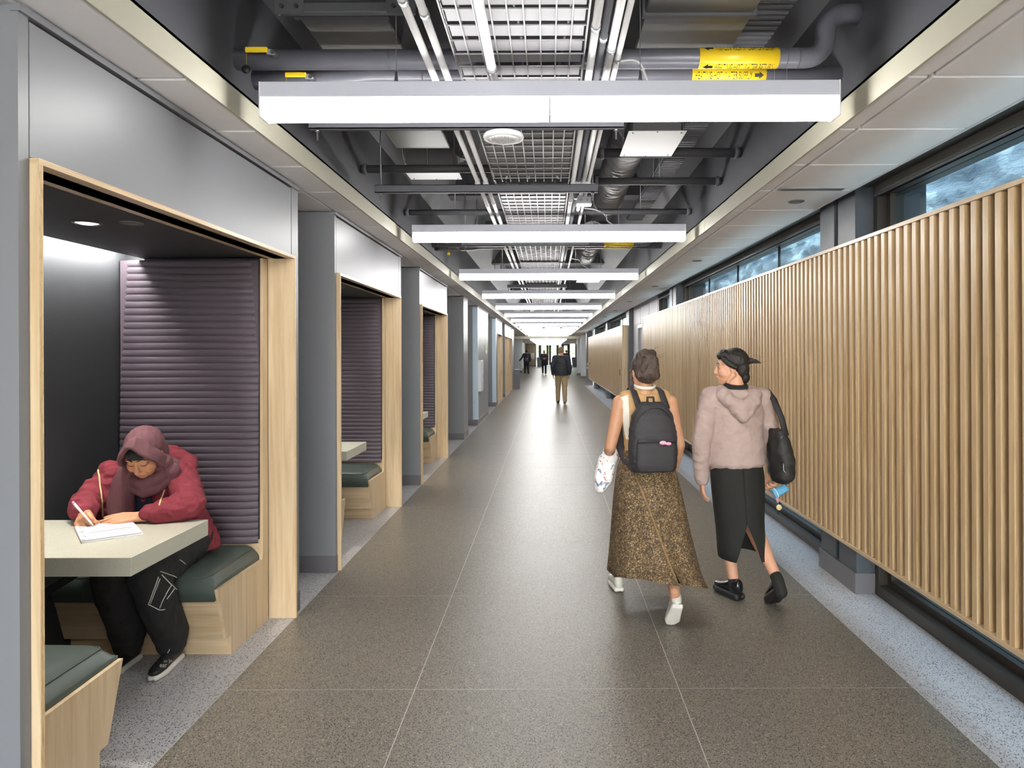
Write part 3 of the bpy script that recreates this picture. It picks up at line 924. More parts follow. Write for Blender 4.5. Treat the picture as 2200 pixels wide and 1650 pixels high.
def strut(y, x0, x1, label, rods=(-1.24, 0.33)):
    t = thing('channel_strut', label, 'strut', ((x0 + x1) / 2, y, 2.775), 'channel struts carrying the tray')
    g = B().box(x0, x1, y - 0.02, y + 0.02, 2.775, 2.780).box(x0, x1, y - 0.02, y - 0.016, 2.775, 2.833).box(x0, x1, y + 0.016, y + 0.02, 2.775, 2.833)
    g.box(x0, x1, y - 0.02, y - 0.008, 2.829, 2.833).box(x0, x1, y + 0.008, y + 0.02, 2.829, 2.833)
    g.build('channel', 'plenum', t)
    for x in rods:
        B().tube([(x, y, 2.72), (x, y, 3.82)], 0.0055, 6).build('threaded_rod', 'steel', t)
        B().tube([(x, y, 2.763), (x, y, 2.774)], 0.012, 6).build('nut', 'steel', t)
        B().box(x - 0.022, x + 0.022, y - 0.018, y + 0.018, 2.8335, 2.838).build('square_washer', 'steel', t)
    return t
for i, (y, x0, x1) in enumerate([(3.63, -1.25, 0.40), (5.08, -1.27, 0.37), (7.6, -0.95, 0.45), (10.3, -0.72, 0.45), (12.55, -0.74, 0.34)]):
    strut(y, x0, x1, '%s channel strut under the cable tray, counted from the viewer' % ORD[i], (x0 + 0.04, x1 - 0.04))

# conduits along the hall
cond = [(-0.517, 2.862, 0.016, 0.2, 22, 'left conduit of the pair on the left of the cable tray'), (-0.457, 2.862, 0.016, 0.2, 22, 'right conduit of the pair on the left of the cable tray'),
        (0.188, 2.858, 0.0165, 0.2, 22, 'conduit hugging the right edge of the cable tray'), (0.226, 2.862, 0.014, 0.2, 22, 'dull second conduit to the right of the cable tray'),
        (0.266, 2.860, 0.017, 0.2, 6.1, 'fat white conduit ending at the junction box'), (0.302, 2.860, 0.0125, 0.2, 22, 'outermost thin conduit to the right of the tray')]
for i, (x, z, r, a, b, lab) in enumerate(cond):
    t = thing('conduit', lab, 'conduit', (x, a, z), 'conduits beside the cable tray')
    B().tube([(x, a, z), (x, b, z)], r, 12).build('conduit_run', 'plenum' if i == 3 else 'conduit_white', t)
    for y in (2.45 + 0.1 * i, 5.9 - 0.1 * i): B().tube([(x, y, z), (x, y + 0.035, z)], r + 0.003, 12).build('coupling', 'galv', t)
    for y in (3.63, 5.08): B().box(x - r - 0.002, x + r + 0.002, y - 0.012, y + 0.012, 2.8335, z - r).box(x - r - 0.002, x + r + 0.002, y - 0.012, y + 0.012, z - r, z + r + 0.004).build('clamp', 'galv', t)
t = thing('conduit', 'single white conduit crossing under the mesh tray toward the speaker', 'conduit', (-0.235, 0.2, 2.815), 'conduits beside the cable tray')
B().tube([(-0.235, 0.2, 2.80), (-0.235, 3.52, 2.80)], 0.0195, 12).build('conduit_run', 'conduit_white', t)
B().tube([(-0.235, 2.9, 2.80), (-0.235, 2.94, 2.80)], 0.023, 12).build('coupling', 'galv', t)

# speakers
def speaker(x, y, z, label):
    t = thing('ceiling_speaker', label, 'speaker', (x, y, z), 'round speakers')
    B().box(x - 0.066, x + 0.066, y - 0.05, y + 0.05, z + 0.033, z + 0.095).build('back_box', 'conduit_white', t, 0.004)
    B().lathe([(0.07, 0.033), (0.105, 0.022), (0.110, 0.008), (0.104, -0.002), (0.090, -0.004)], (x, y, z), 36).build('bezel', 'white_plastic', t)
    B().lathe([(0.089, -0.0035), (0.06, -0.009), (0.03, -0.011), (0.001, -0.0115)], (x, y, z), 36).build('grille', 'grille_white', t)
    B().tube([(x - 0.07, y, z + 0.06), (x - 0.24, y, z + 0.06), (x - 0.30, y - 0.01, z + 0.075), (x - 0.36, y - 0.03, z + 0.115)], 0.011, 10).build('feed_conduit', 'conduit_white', t)
    return t
def grille_mat():
    m, t, p = newmat('grille_white')
    v = pos_node(t)
    vo = t.nodes.new('ShaderNodeTexVoronoi'); vo.inputs['Scale'].default_value = 170; link(t, v, vo.inputs['Vector'])
    c = ramp(t, vo.outputs['Distance'], [(0.25, lin(120, 120, 122)), (0.45, lin(224, 223, 224))])
    link(t, c, p.inputs['Base Color']); MATS['grille_white'] = m
grille_mat()
speaker(-0.236, 3.70, 2.745, 'round white speaker hanging under the first strut')
speaker(-0.21, 14.6, 2.70, 'small distant round white speaker past the fourth light')

# ducts
def duct(x0, x1, y0, y1, z0, z1, label, ribs=True):
    t = thing('rectangular_duct', label, 'duct', ((x0 + x1) / 2, y0, z0), 'ducts in the ceiling slot')
    B().box(x0, x1, y0, y1, z0, z1).build('duct_body', 'duct_gray', t, 0.006)
    for y in np.arange(y0 + 0.55, y1, 1.1):
        B().box(x0 - 0.012, x1 + 0.012, y, y + 0.03, z0 - 0.012, z1 + 0.012).build('flange', 'plenum', t)
    return t
duct(0.42, 0.885, 0.2, 3.75, 3.05, 3.36, 'flat grey rectangular duct on the right above the pipes')
duct(-1.075, -0.69, 0.2, 4.9, 3.05, 3.34, 'flat grey rectangular duct on the left behind the conduits')
# corrugated liner strip beside the duct
for k, (y0, y1) in enumerate([(0.4, 4.1), (4.6, 8.0)]):
    t = thing('ribbed_strip', 'ribbed dark strip beside the right duct, %s length' % ['nearer', 'farther'][k], 'strip', (1.0, y0, 3.06))
    B().box(0.91, 1.09, y0, y1, 3.135, 3.15).build('strip_back', 'plenum_dark', t)
    g = B()
    y = y0 + 0.03
    while y < y1 - 0.05:
        g.box(0.92, 1.08, y, y + 0.022, 3.115, 3.1355); y += 0.05
    o = g.build('ribs', 'plenum', t); o['kind'] = 'stuff'
def flex(pts, r, label):
    P = [Vector(p) for p in pts]
    out, rs = [], []
    N = 120
    for k in range(N + 1):
        f = k / N * (len(P) - 1); i = min(int(f), len(P) - 2); u = f - i
        out.append(P[i].lerp(P[i + 1], u))
        rs.append(r * (1 + 0.035 * math.sin(k * 1.9) + 0.03 * math.sin(k * 0.7)))
    t = thing('flexible_duct', label, 'duct', tuple(P[0]), 'ducts in the ceiling slot')
    g = B(); g.tube(out, rs, 22)
    g.v = [tuple(Vector(q) + Vector((0, 0, 0.012 * mnoise.noise(Vector(q) * 14)))) for q in g.v]
    g.build('duct_sleeve', 'duct_gray', t)
    for i in (0, -1):
        a, b = (out[0], out[2]) if i == 0 else (out[-3], out[-1])
        B().tube([a, b], r * 1.07, 22).build('clamp_band', 'galv', t)
    return t
flex([(0.66, 4.96, 3.27), (0.66, 6.0, 3.33), (0.68, 7.9, 3.33)], 0.155, 'wrapped round flexible duct hanging on the right past the white plate')
flex([(-0.70, 5.70, 3.36), (-0.80, 5.86, 3.36), (-1.0, 5.95, 3.36), (-1.22, 5.97, 3.36)], 0.15, 'wrapped round flexible duct crossing on the left')
flex([(0.62, 9.6, 3.26), (0.66, 10.4, 3.30), (0.66, 12.0, 3.30)], 0.155, 'distant flexible duct past the second pair of pipes')
def plate(x0, x1, y0, y1, z, label):
    t = thing('access_plate', label, 'plate', ((x0 + x1) / 2, y0, z), 'white access plates')
    B().box(x0, x1, y0, y1, z, z + 0.004).build('plate_sheet', 'white_metal', t)
    B().box(x0 + 0.03, x1 - 0.03, y0 + 0.03, y1 - 0.03, z + 0.004, z + 0.16).build('box_above', 'duct_gray', t)
    for x in (x0 + 0.02, x1 - 0.02):
        for y in (y0 + 0.02, y1 - 0.02): B().tube([(x, y, z + 0.004), (x, y, 3.82)], 0.003, 5).build('hanger_rod', 'steel', t)
    for (x, y) in ((x0 + .03, y0 + .03), (x1 - .03, y0 + .03), (x0 + .03, y1 - .03), (x1 - .03, y1 - .03), ((x0 + x1) / 2, y0 + 0.01), ((x0 + x1) / 2, y1 - 0.01)):
        B().lathe([(0.006, 0), (0.004, -0.003), (0.001, -0.0035)], (x, y, z), 8).build('screw', 'black_rubber', t)
plate(0.515, 0.885, 4.38, 4.94, 3.0, 'square white access plate under the right duct')
plate(-1.12, -0.70, 5.30, 5.66, 3.02, 'white access plate on the left behind the strut')
plate(0.55, 1.0, 12.9, 13.6, 2.97, 'distant white access plate between the third and fourth lights')
# cross pipes and ledgers
def crossbar(y, z, x0, x1, r, label):
    t = thing('cross_pipe', label, 'pipe', ((x0 + x1) / 2, y, z), 'dark cross pipes in the ceiling slot')
    B().tube([(x0, y, z), (x1, y, z)], r, 14).build('pipe_run', 'plenum_dark', t)
    for x in (x0 + 0.02, x1 - 0.05):
        B().tube([(x, y, z), (x + 0.03, y, z)], r + 0.01, 14).build('flange', 'plenum', t)
    for x in (x0 + 0.5, x1 - 0.5): B().tube([(x, y, z + r), (x, y, 3.82)], 0.004, 5).build('hanger_rod', 'steel', t)
ww = SX + 0.058
crossbar(5.20, 2.985, -ww, -0.1, 0.030, 'dark cross pipe on the left before the second light')
crossbar(5.03, 3.05, 0.36, ww, 0.034, 'upper dark cross pipe on the right behind the white plate')
crossbar(5.60, 2.985, 0.36, ww, 0.030, 'dark cross pipe on the right under the flexible duct')
crossbar(6.76, 2.975, -ww, ww, 0.028, 'full-width dark cross pipe just above the second light')
crossbar(8.85, 2.965, -ww, ww, 0.032, 'full-width dark cross pipe between second and third lights')
crossbar(11.8, 2.97, -ww, ww, 0.032, 'full-width dark cross pipe near the fourth light')
t = thing('duct_hanger', 'dark slotted trapeze bracket at the very top left of the slot', 'bracket', (-0.82, 2.86, 3.0))
B().box(-1.10, -0.56, 2.84, 2.88, 3.005, 3.045).build('bracket_bar', 'plenum_dark', t, 0.003)
for x in (-1.12, -0.66): B().box(x, x + 0.12, 2.835, 2.838, 2.995, 3.06).build('end_plate', 'plenum_dark', t)
for x in (-1.09, -1.03, -0.63, -0.57): B().tube([(x, 2.826, 3.025), (x, 2.84, 3.025)], 0.009, 8).build('bolt', 'black_rubber', t)
for x in (-1.11, -0.55): B().tube([(x, 2.86, 3.0), (x, 2.86, 3.82)], 0.005, 6).build('threaded_rod', 'steel', t)
# junction box and power whips
def jbox(x, y, label):
    t = thing('junction_box', label, 'junction box', (x, y, 2.80), 'junction boxes')
    B().box(x - 0.055, x + 0.055, y - 0.05, y + 0.05, 2.79, 2.842).build('box_body', 'galv', t, 0.003)
    B().box(x - 0.06, x + 0.06, y - 0.055, y + 0.055, 2.782, 2.789).build('cover', 'white_metal', t)
    for k in (-1, 1): B().tube([(x + 0.025 * k, y - 0.051, 2.815), (x + 0.025 * k, y - 0.049, 2.815)], 0.012, 12).build('knockout', 'steel', t)
jbox(0.29, 5.55, 'galvanised junction box below the right conduits')
def whip(pts, label):
    P = [Vector(p) for p in pts]; out = []
    for i in range(len(P) - 1):
        for k in range(6):
            t_ = k / 6
            p0 = P[max(i - 1, 0)]; p1 = P[i]; p2 = P[i + 1]; p3 = P[min(i + 2, len(P) - 1)]
            out.append(0.5 * ((2 * p1) + (p2 - p0) * t_ + (2 * p0 - 5 * p1 + 4 * p2 - p3) * t_ ** 2 + (-p0 + 3 * p1 - 3 * p2 + p3) * t_ ** 3))
    out.append(P[-1])
    t = thing('power_whip', label, 'cable', tuple(P[-1]), 'power cables feeding the linear lights')
    B().tube(out, 0.006, 8).build('cable', 'conduit_white', t)
    B().tube([out[len(out) // 2], out[len(out) // 2 + 1]], 0.010, 8).build('cable_tie', 'white_plastic', t)
whip([(0.29, 2.98, 2.85), (0.36, 2.98, 2.86), (0.40, 2.98, 2.845), (0.42, 2.98, 2.80), (0.44, 2.98, 2.757), (0.46, 2.98, 2.751)], 'white power cable looping into the nearest linear light')
whip([(0.30, 5.75, 2.80), (0.42, 6.1, 2.86), (0.52, 6.24, 2.84), (0.54, 6.26, 2.79), (0.60, 6.26, 2.751)], 'white power cable looping into the second linear light')
whip([(0.30, 9.2, 2.85), (0.42, 9.45, 2.86), (0.48, 9.52, 2.80), (0.56, 9.53, 2.751)], 'white power cable looping into the third linear light')
# ------------------------------------------------------------------ far lobby and entrance
paint('tan_wall', lin(150, 138, 118), 0.6, var=0.03)
paint('blue_white', lin(214, 224, 230), 0.5, var=0.02)
paint('bin_gray', lin(112, 114, 122), 0.5)
paint('leaf', lin(96, 128, 70), 0.7, var=0.4, vscale=8)
paint('red_sign', lin(230, 50, 56), 0.5)
paint('pavement', lin(190, 186, 176), 0.9, var=0.1)
emis('exit_red', (1.0, 0.08, 0.1, 1), 1.2)
# ceilings
struct(B().box(-7, 7, 44, YE, 2.62, 2.75).build('ceiling_lobby', 'tile_white'))
struct(B().box(2.6, 7, 33.4, 44, 2.72, 2.9).build('ceiling_alcove', 'tile_white'))
hd = struct(B().box(-7, 7, 43.6, 44.0, 2.46, 3.9).build('trim_4', 'fascia'))
# walls
struct(B().box(-7, -1.56, 31.4, 31.55, 0, 3.0).build('wall_lobby_corner', 'charcoal'))
wl_ = struct(B().box(-7, -2.06, 54.5, 54.8, 0.0, 2.62).build('wall_lobby_left', 'blue_white'))
B().box(-7, -2.05, 54.48, 54.5, 0, 0.15).build('baseboard', 'base_gray', wl_)
wt = struct(B().box(-2.55, -1.38, 79, 79.3, 0, 2.62).build('wall_lobby_tan', 'tan_wall'))
B().box(-2.55, -1.38, 78.97, 79, 0, 0.15).build('baseboard', 'base_gray', wt)
t = thing('wall_poster', 'white poster on the distant tan wall', 'poster', (-1.75, 78.96, 0.8))
B().box(-1.98, -1.60, 78.93, 78.99, 0.85, 1.52).build('poster_frame', 'white_metal', t)
B().box(-1.95, -1.63, 78.925, 78.93, 0.88, 1.49).build('poster_sheet', 'white_wall', t)
B().box(-1.80, -1.785, 78.92, 78.925, 1.0, 1.40).build('poster_column', 'base_gray', t)
d2 = struct(B().box(-2.66, -2.60, 60, 63, 0, 2.5).box(-2.66, -2.60, 66, 78, 0, 2.62).build('wall_side_hall', 'fascia'))
# right side beyond the slat panel
struct(B().box(2.15, 2.6, 33.3, 33.5, 0, 2.9).build('wall_right_return', 'white_wall'))
for i, (y, x0, x1, m_) in enumerate([(36.0, 2.0, 2.35, 'column_paint'), (42.0, 1.99, 2.3, 'white_wall'), (48.0, 2.0, 2.4, 'blue_white')]):
    t = thing('lobby_column', ['dark grey column just past the drinking fountain', 'white column on the right of the lobby', 'pale column by the entrance on the right'][i], 'column', (x0, y, 0))
    B().box(x0, x1, y, y + 0.5, 0, 2.62 if y > 44 else 2.72).build('column_shaft', m_, t, 0.004)
    B().box(x0 - 0.012, x1 + 0.012, y - 0.012, y + 0.512, 0, 0.15).build('baseboard', 'base_gray', t)
struct(B().box(4.2, 4.4, 33.5, YE, 0, 3.0).build('wall_lobby_right', 'tan_wall'))
t = thing('drinking_fountain', 'two grey basins of the drinking fountain at the end of the far slat panel', 'fountain', (2.0, 33.2, 0.75))
for k, (z, x) in enumerate(((0.98, 1.86), (0.80, 1.84))):
    B().box(x, 2.15, 32.95 + 0.0 * k, 33.28, z, z + 0.10).build('basin', 'galv', t, 0.02, 2)
    B().tube([(x + 0.12, 33.1, z + 0.1), (x + 0.12, 33.1, z + 0.15), (x + 0.07, 33.1, z + 0.17)], 0.008, 6).build('spout', 'steel', t)
# entrance glazing at Y=85
GY = 85.0
en = struct(B().box(-1.55, 3.4, GY, GY + 0.1, 2.70, 2.84).build('door_2', 'bronze'))
def leaf(x0, x1, y):
    g = B().box(x0, x0 + 0.28, y, y + 0.06, 0.02, 2.7).box(x1 - 0.28, x1, y, y + 0.06, 0.02, 2.7).box(x0 + 0.28, x1 - 0.28, y, y + 0.06, 2.42, 2.7).box(x0 + 0.28, x1 - 0.28, y, y + 0.06, 0.02, 0.35)
    o = g.build('door_leaf', 'bronze', en)
    B().box(x0 + 0.28, x1 - 0.28, y + 0.025, y + 0.035, 0.35, 2.42).build('glass_pane', 'door_glass', o)
    B().tube([(x0 + 0.32, y - 0.05, 1.05), (x1 - 0.32, y - 0.05, 1.05)], 0.03, 6).build('push_bar', 'steel', o)
leaf(-1.15, 0.05, GY); leaf(0.07, 1.27, GY); leaf(1.65, 2.62, GY)
for (a_, b_, c_, e_) in ((-1.5, -1.2, 0.05, 2.7), (1.32, 1.6, 0.05, 2.7), (2.66, 3.3, 0.05, 2.7), (-1.5, 3.3, 2.84, 3.4)): B().box(a_, b_, GY + 0.03, GY + 0.04, c_, e_).build('side_light', 'door_glass', en)
for x in (-1.55, -1.2, 1.28, 1.6, 2.62, 3.3): B().box(x, x + 0.05, GY, GY + 0.08, 0, 2.7).build('mullion', 'bronze', en)
struct(B().box(-7, -1.55, GY, GY + 0.15, 0, 3.4).box(3.35, 7, GY, GY + 0.15, 0, 3.4).build('wall_end', 'tan_wall'))
t = thing('exit_sign', 'red EXIT sign hanging before the far entrance doors', 'sign', (0.46, 80, 2.2))
B().box(0.30, 0.64, 80, 80.06, 2.44, 2.62).build('sign_box', 'exit_red', t)
vs_, fs_ = text_geo('EXIT', 0.12, 0.28)
g = B(); g.add([(0.33 + u, 79.995, 2.47 + v) for (u, v) in vs_], fs_); g.build('lettering', 'white_plastic', t)
# bins
def bin_(x, y, w_, h, label, m_='bin_gray'):
    t = thing('waste_bin', label, 'bin', (x, y, 0), 'waste bins')
    B().prism([(x - w_ * 0.42, 0.0), (x + w_ * 0.42, 0.0), (x + w_ * 0.5, h * 0.9), (x - w_ * 0.5, h * 0.9)], 'y', y - w_ * 0.4, y + w_ * 0.4).build('bin_body', m_, t, 0.01)
    B().box(x - w_ * 0.54, x + w_ * 0.54, y - w_ * 0.44, y + w_ * 0.44, h * 0.9, h * 0.97).build('rim', m_, t, 0.01)
    B().box(x - w_ * 0.4, x + w_ * 0.4, y - w_ * 0.3, y + w_ * 0.3, h * 0.97, h).build('swing_lid', 'galv', t, 0.004)
bin_(-1.38, 30.6, 0.26, 0.86, 'slim grey waste bin at the corner after the last booth')
bin_(-1.02, 78.0, 0.6, 1.05, 'grey waste bin left of the distant entrance doors')
bin_(2.95, 78.0, 0.6, 1.05, 'grey waste bin right of the distant entrance doors')
# security domes and sprinklers on the far ceiling
for i, (x, y) in enumerate(((-0.17, 26.6), (0.5, 26.6))):
    t = thing('dome_camera', ['left', 'right'][i] + ' small dome hanging among the far linear lights', 'camera', (x, y, 2.5))
    B().lathe([(0.001, -0.05), (0.04, -0.04), (0.06, 0.0), (0.075, 0.02)], (x, y, 2.56), 16).build('dome', 'shade_gray', t)
    B().tube([(x, y, 2.58), (x, y, 3.82)], 0.014, 8).build('drop_pipe', 'conduit_white', t)
# outside the far doors: pavement and hedge
struct(B().box(-30, 30, YE, 130, -0.15, -0.02).build('floor_outside', 'pavement'))
struct(B().box(-20, 20, -40, YB - 0.2, -0.15, -0.02).build('floor_outside_back', 'pavement'))  # unseen pavement outside the added glazed end
rr = random.Random(3)
for i, (x, y, sz) in enumerate([(-3.5, 100, 3.2), (0.0, 103, 3.6), (3.2, 101, 3.0), (6.5, 104, 3.8), (-7, 104, 3.6)]):
    t = thing('shrub', ['leafy shrub outside, far left of the doors', 'leafy shrub outside, behind the middle door', 'leafy shrub outside, behind the right door', 'leafy shrub outside, far right', 'leafy shrub outside, leftmost'][i], 'shrub', (x, y, 0), 'shrubs outside the entrance')
    g = B()
    for k in range(900):
        a, b_, r_ = rr.uniform(0, 2 * PI), rr.uniform(-0.2, 1.0), sz * 0.62 * rr.uniform(0.6, 1)
        c_ = math.sqrt(max(0, 1 - b_ * b_))
        p = Vector((x + r_ * c_ * math.cos(a), y + r_ * c_ * math.sin(a), sz * 0.5 + r_ * b_ * 0.9))
        d1 = Vector((rr.uniform(-1, 1), rr.uniform(-1, 1), rr.uniform(-1, 1))).normalized() * 0.16
        d2_ = d1.orthogonal().normalized() * 0.08
        g.add([p - d1, p + d2_, p + d1, p - d2_], [(0, 1, 2, 3)])
    o = g.build('foliage', 'leaf', t); o['kind'] = 'stuff'
    B().tube([(x, y, -0.02), (x, y, sz * 0.6)], 0.06, 6).build('trunk', 'bronze', t)
# ------------------------------------------------------------------ people: helpers
from mathutils.bvhtree import BVHTree
paint('skin_light', lin(212, 160, 130), 0.5, var=0.05, vscale=30)
paint('skin_tan', lin(194, 144, 112), 0.5, var=0.05, vscale=30)
paint('skin_warm', lin(206, 150, 112), 0.5, var=0.05, vscale=30)
paint('lip', lin(186, 112, 98), 0.45)
paint('maroon_fleece', lin(126, 42, 54), 0.85, var=0.10, vscale=14, bs=0.25, bscale=420)
paint('maroon_inner', lin(150, 58, 62), 0.95, var=0.12, vscale=60, bs=0.6, bscale=300)
paint('hijab_cloth', lin(104, 66, 72), 0.8, var=0.06, vscale=10, bs=0.1, bscale=900)
paint('black_cloth', lin(36, 36, 36), 0.8, var=0.15, vscale=20, bs=0.15, bscale=500)
paint('black_knit', lin(30, 30, 28), 0.85, var=0.1, vscale=20, bs=0.2, bscale=700)
paint('navy_cloth', lin(40, 44, 66), 0.8, var=0.1, vscale=20)
paint('black_jacket', lin(44, 47, 54), 0.7, var=0.12, vscale=14)
paint('khaki', lin(172, 152, 118), 0.85, var=0.08, vscale=14)
paint('tan_knit', lin(190, 152, 104), 0.85, var=0.06, vscale=30, bs=0.2, bscale=600)
paint('cream_cloth', lin(222, 218, 206), 0.8, var=0.03)
paint('mauve_fleece', lin(176, 155, 148), 0.9, var=0.05, vscale=20, bs=0.2, bscale=500)
paint('white_leather', lin(216, 212, 200), 0.3, var=0.03)
paint('sole_white', lin(230, 226, 216), 0.5, var=0.03)
paint('black_patent', lin(26, 26, 30), 0.18)
paint('pack_black', lin(50, 47, 50), 0.65, var=0.08, vscale=18, bs=0.2, bscale=600)
paint('bag_black', lin(38, 37, 37), 0.6, var=0.08, vscale=18, bs=0.2, bscale=500)
paint('pink', lin(240, 168, 196), 0.5)
paint('cup_blue', lin(110, 184, 226), 0.35)
paint('zip_yellow', lin(222, 206, 150), 0.4)
paint('stitch_white', lin(206, 204, 196), 0.7)
paint('emblem_red', lin(226, 64, 66), 0.7)
paint('paper', lin(214, 214, 222), 0.7, var=0.01)
paint('paper_ink', lin(176, 166, 180), 0.7, var=0.2, vscale=300)
paint('seam_brown', lin(132, 106, 72), 0.85, var=0.3, vscale=60)
paint('jersey_white', lin(220, 222, 230), 0.7)

def hair_mat(name, c0, c1, s=(60, 60, 8)):
    m, t, p = newmat(name)
    v = pos_node(t, s)
    n = noise_tex(t, v, 2.0, 5, 0.6, 1.5)
    c = ramp(t, n.outputs['Fac'], [(0.35, c0), (0.7, c1)])
    link(t, c, p.inputs['Base Color']); p.inputs['Roughness'].default_value = 0.42
    bump(t, p, n.outputs['Fac'], 0.5, 0.01)
    MATS[name] = m
hair_mat('hair_brown', lin(40, 32, 28), lin(98, 80, 70))
hair_mat('hair_black', lin(22, 19, 18), lin(52, 46, 42))
hair_mat('hair_buzz', lin(120, 96, 84), lin(168, 138, 120), (200, 200, 200))
def leopard():
    m, t, p = newmat('leopard')
    v = pos_node(t, (1, 1, 1.25))
    n = noise_tex(t, v, 34, 3, 0.6, 1.0)
    vo = t.nodes.new('ShaderNodeTexVoronoi'); vo.inputs['Scale'].default_value = 66; vo.feature = 'DISTANCE_TO_EDGE'
    ad = t.nodes.new('ShaderNodeVectorMath'); ad.operation = 'SCALE'; link(t, n.outputs['Color'], ad.inputs[0]); ad.inputs['Scale'].default_value = 0.04
    a2 = t.nodes.new('ShaderNodeVectorMath'); link(t, v, a2.inputs[0]); link(t, ad.outputs[0], a2.inputs[1]); link(t, a2.outputs[0], vo.inputs['Vector'])
    base = ramp(t, n.outputs['Fac'], [(0.36, lin(94, 76, 50)), (0.6, lin(164, 138, 98))])
    k = ramp(t, vo.outputs['Distance'], [(0.06, (1, 1, 1, 1)), (0.18, (0, 0, 0, 1))])
    c = mixc(t, k, base, lin(62, 48, 36))
    link(t, c, p.inputs['Base Color']); p.inputs['Roughness'].default_value = 0.8
    MATS['leopard'] = m
leopard()
def floral():
    m, t, p = newmat('floral')
    v = pos_node(t)
    n = noise_tex(t, v, 26, 3, 0.5, 0.5)
    c = ramp(t, n.outputs['Fac'], [(0.34, lin(120, 128, 160)), (0.40, lin(236, 234, 232)), (0.60, lin(238, 236, 234)), (0.66, lin(176, 110, 100))])
    link(t, c, p.inputs['Base Color']); p.inputs['Roughness'].default_value = 0.7
    MATS['floral'] = m
floral()

class Body(B):
    def cap(s, p0, p1, r0, r1, n=16, flat=None):
        p0, p1 = Vector(p0), Vector(p1)
        d = p1 - p0; L = d.length
        if L < 1e-6: return s.ell(p0, (r0,) * 3)
        q = Vector((0, 0, 1)).rotation_difference(d.normalized())
        prof = [(r0 * math.cos(a), -r0 * math.sin(a)) for a in [PI / 2 * (1 - i / 5) * 0.98 for i in range(6)]]
        prof += [(r1 * math.cos(a), L + r1 * math.sin(a)) for a in [PI / 2 * i / 5 * 0.98 for i in range(6)]]
        b = B().lathe(prof, (0, 0, 0), n)
        s.add([p0 + q @ Vector(v) for v in b.v], b.f, True)
        return s
    def chain(s, pts):
        for a, b in zip(pts, pts[1:]): s.cap(a[0], b[0], a[1], b[1])
        return s
    def loft(s, rings, n=28, power=2.0):
        """rings: (centre, rx, ry) horizontal ellipses"""
        vs, fs = [], []
        for (c, rx, ry) in rings:
            for k in range(n):
                t = 2 * PI * k / n
                cx, sy = math.cos(t), math.sin(t)
                e = 2 / power
                vs.append((c[0] + rx * math.copysign(abs(cx) ** e, cx), c[1] + ry * math.copysign(abs(sy) ** e, sy), c[2]))
        m = len(rings)
        for i in range(m - 1):
            for k in range(n):
                k2 = (k + 1) % n
                fs.append((i * n + k, i * n + k2, (i + 1) * n + k2, (i + 1) * n + k))
        fs.append(tuple(range(n - 1, -1, -1))); fs.append(tuple((m - 1) * n + k for k in range(n)))
        return s.add(vs, fs, True)
    def skin(s, name, voxel, it=6, fac=0.5, wr=None):
        me0 = bpy.data.meshes.new('tmp'); me0.from_pydata(s.v, [], s.f)
        o = bpy.data.objects.new('tmp', me0); C.objects.link(o)
        md = o.modifiers.new('r', 'REMESH'); md.mode = 'VOXEL'; md.voxel_size = voxel; md.use_smooth_shade = True
        if it:
            ms = o.modifiers.new('s', 'SMOOTH'); ms.factor = fac; ms.iterations = it
        bpy.context.view_layer.update()
        dg = bpy.context.evaluated_depsgraph_get()
        me = bpy.data.meshes.new_from_object(o.evaluated_get(dg))
        bpy.data.objects.remove(o); bpy.data.meshes.remove(me0)
        me.name = name
        if wr:
            nv = len(me.vertices)
            co = np.empty(nv * 3, np.float32); me.vertices.foreach_get('co', co); co = co.reshape(-1, 3)
            no = np.empty(nv * 3, np.float32); me.vertices.foreach_get('normal', no); no = no.reshape(-1, 3)
            d = np.zeros(nv, np.float32)
            for (amp, sx, sy, sz, seed) in wr:
                for i in range(nv):
                    q = Vector((co[i, 0] * sx + seed, co[i, 1] * sy, co[i, 2] * sz))
                    d[i] += amp * (1 - abs(mnoise.noise(q) + 0.5 * mnoise.noise(q * 2.1)) * 2.0)
            me.vertices.foreach_set('co', (co + no * d[:, None]).ravel())
        me.polygons.foreach_set('use_smooth', [True] * len(me.polygons))
        me.update()
        return me

def head(b, Hc, R, k=1.0, female=True):
    """head in its own frame: x to its right, y forward, z up"""
    P = lambda x, y, z: Hc + R @ (Vector((x, y, z)) * k)
    E = lambda c, r: b.ell(P(*c), tuple(q * k for q in r), 20, 14, R)
    CP = lambda a, c, r0, r1: b.cap(P(*a), P(*c), r0 * k, r1 * k)
    E((0, -0.015, 0.032), (0.074, 0.093, 0.080))
    E((0, 0.018, -0.020), (0.066, 0.070, 0.085))
    E((0, 0.034, -0.062), (0.050, 0.052, 0.050))
    E((0, 0.062, -0.096), (0.024, 0.022, 0.018))
    for s in (-1, 1):
        E((s * 0.040, 0.048, -0.036), (0.028, 0.032, 0.034))
        CP((s * 0.012, 0.082, 0.020), (s * 0.046, 0.068, 0.020), 0.009, 0.009)
        E((s * 0.031, 0.070, -0.001), (0.017, 0.014, 0.0115))
        E((s * 0.010, 0.094, -0.040), (0.0085, 0.010, 0.0075))
        CP((s * 0.040, 0.020, -0.090), (s * 0.058, -0.01, -0.050), 0.018, 0.02)
        E((s * 0.074, -0.012, -0.012), (0.009, 0.018, 0.031))
    CP((0, 0.083, 0.008), (0, 0.104, -0.034), 0.0075, 0.0115)
    CP((-0.017, 0.082, -0.0625), (0.017, 0.082, -0.0625), 0.0065, 0.0065)
    CP((-0.006, 0.087, -0.0605), (0.006, 0.087, -0.0605), 0.0065, 0.0065)
    CP((-0.015, 0.081, -0.0735), (0.015, 0.081, -0.0735), 0.0075, 0.0075)
    return P

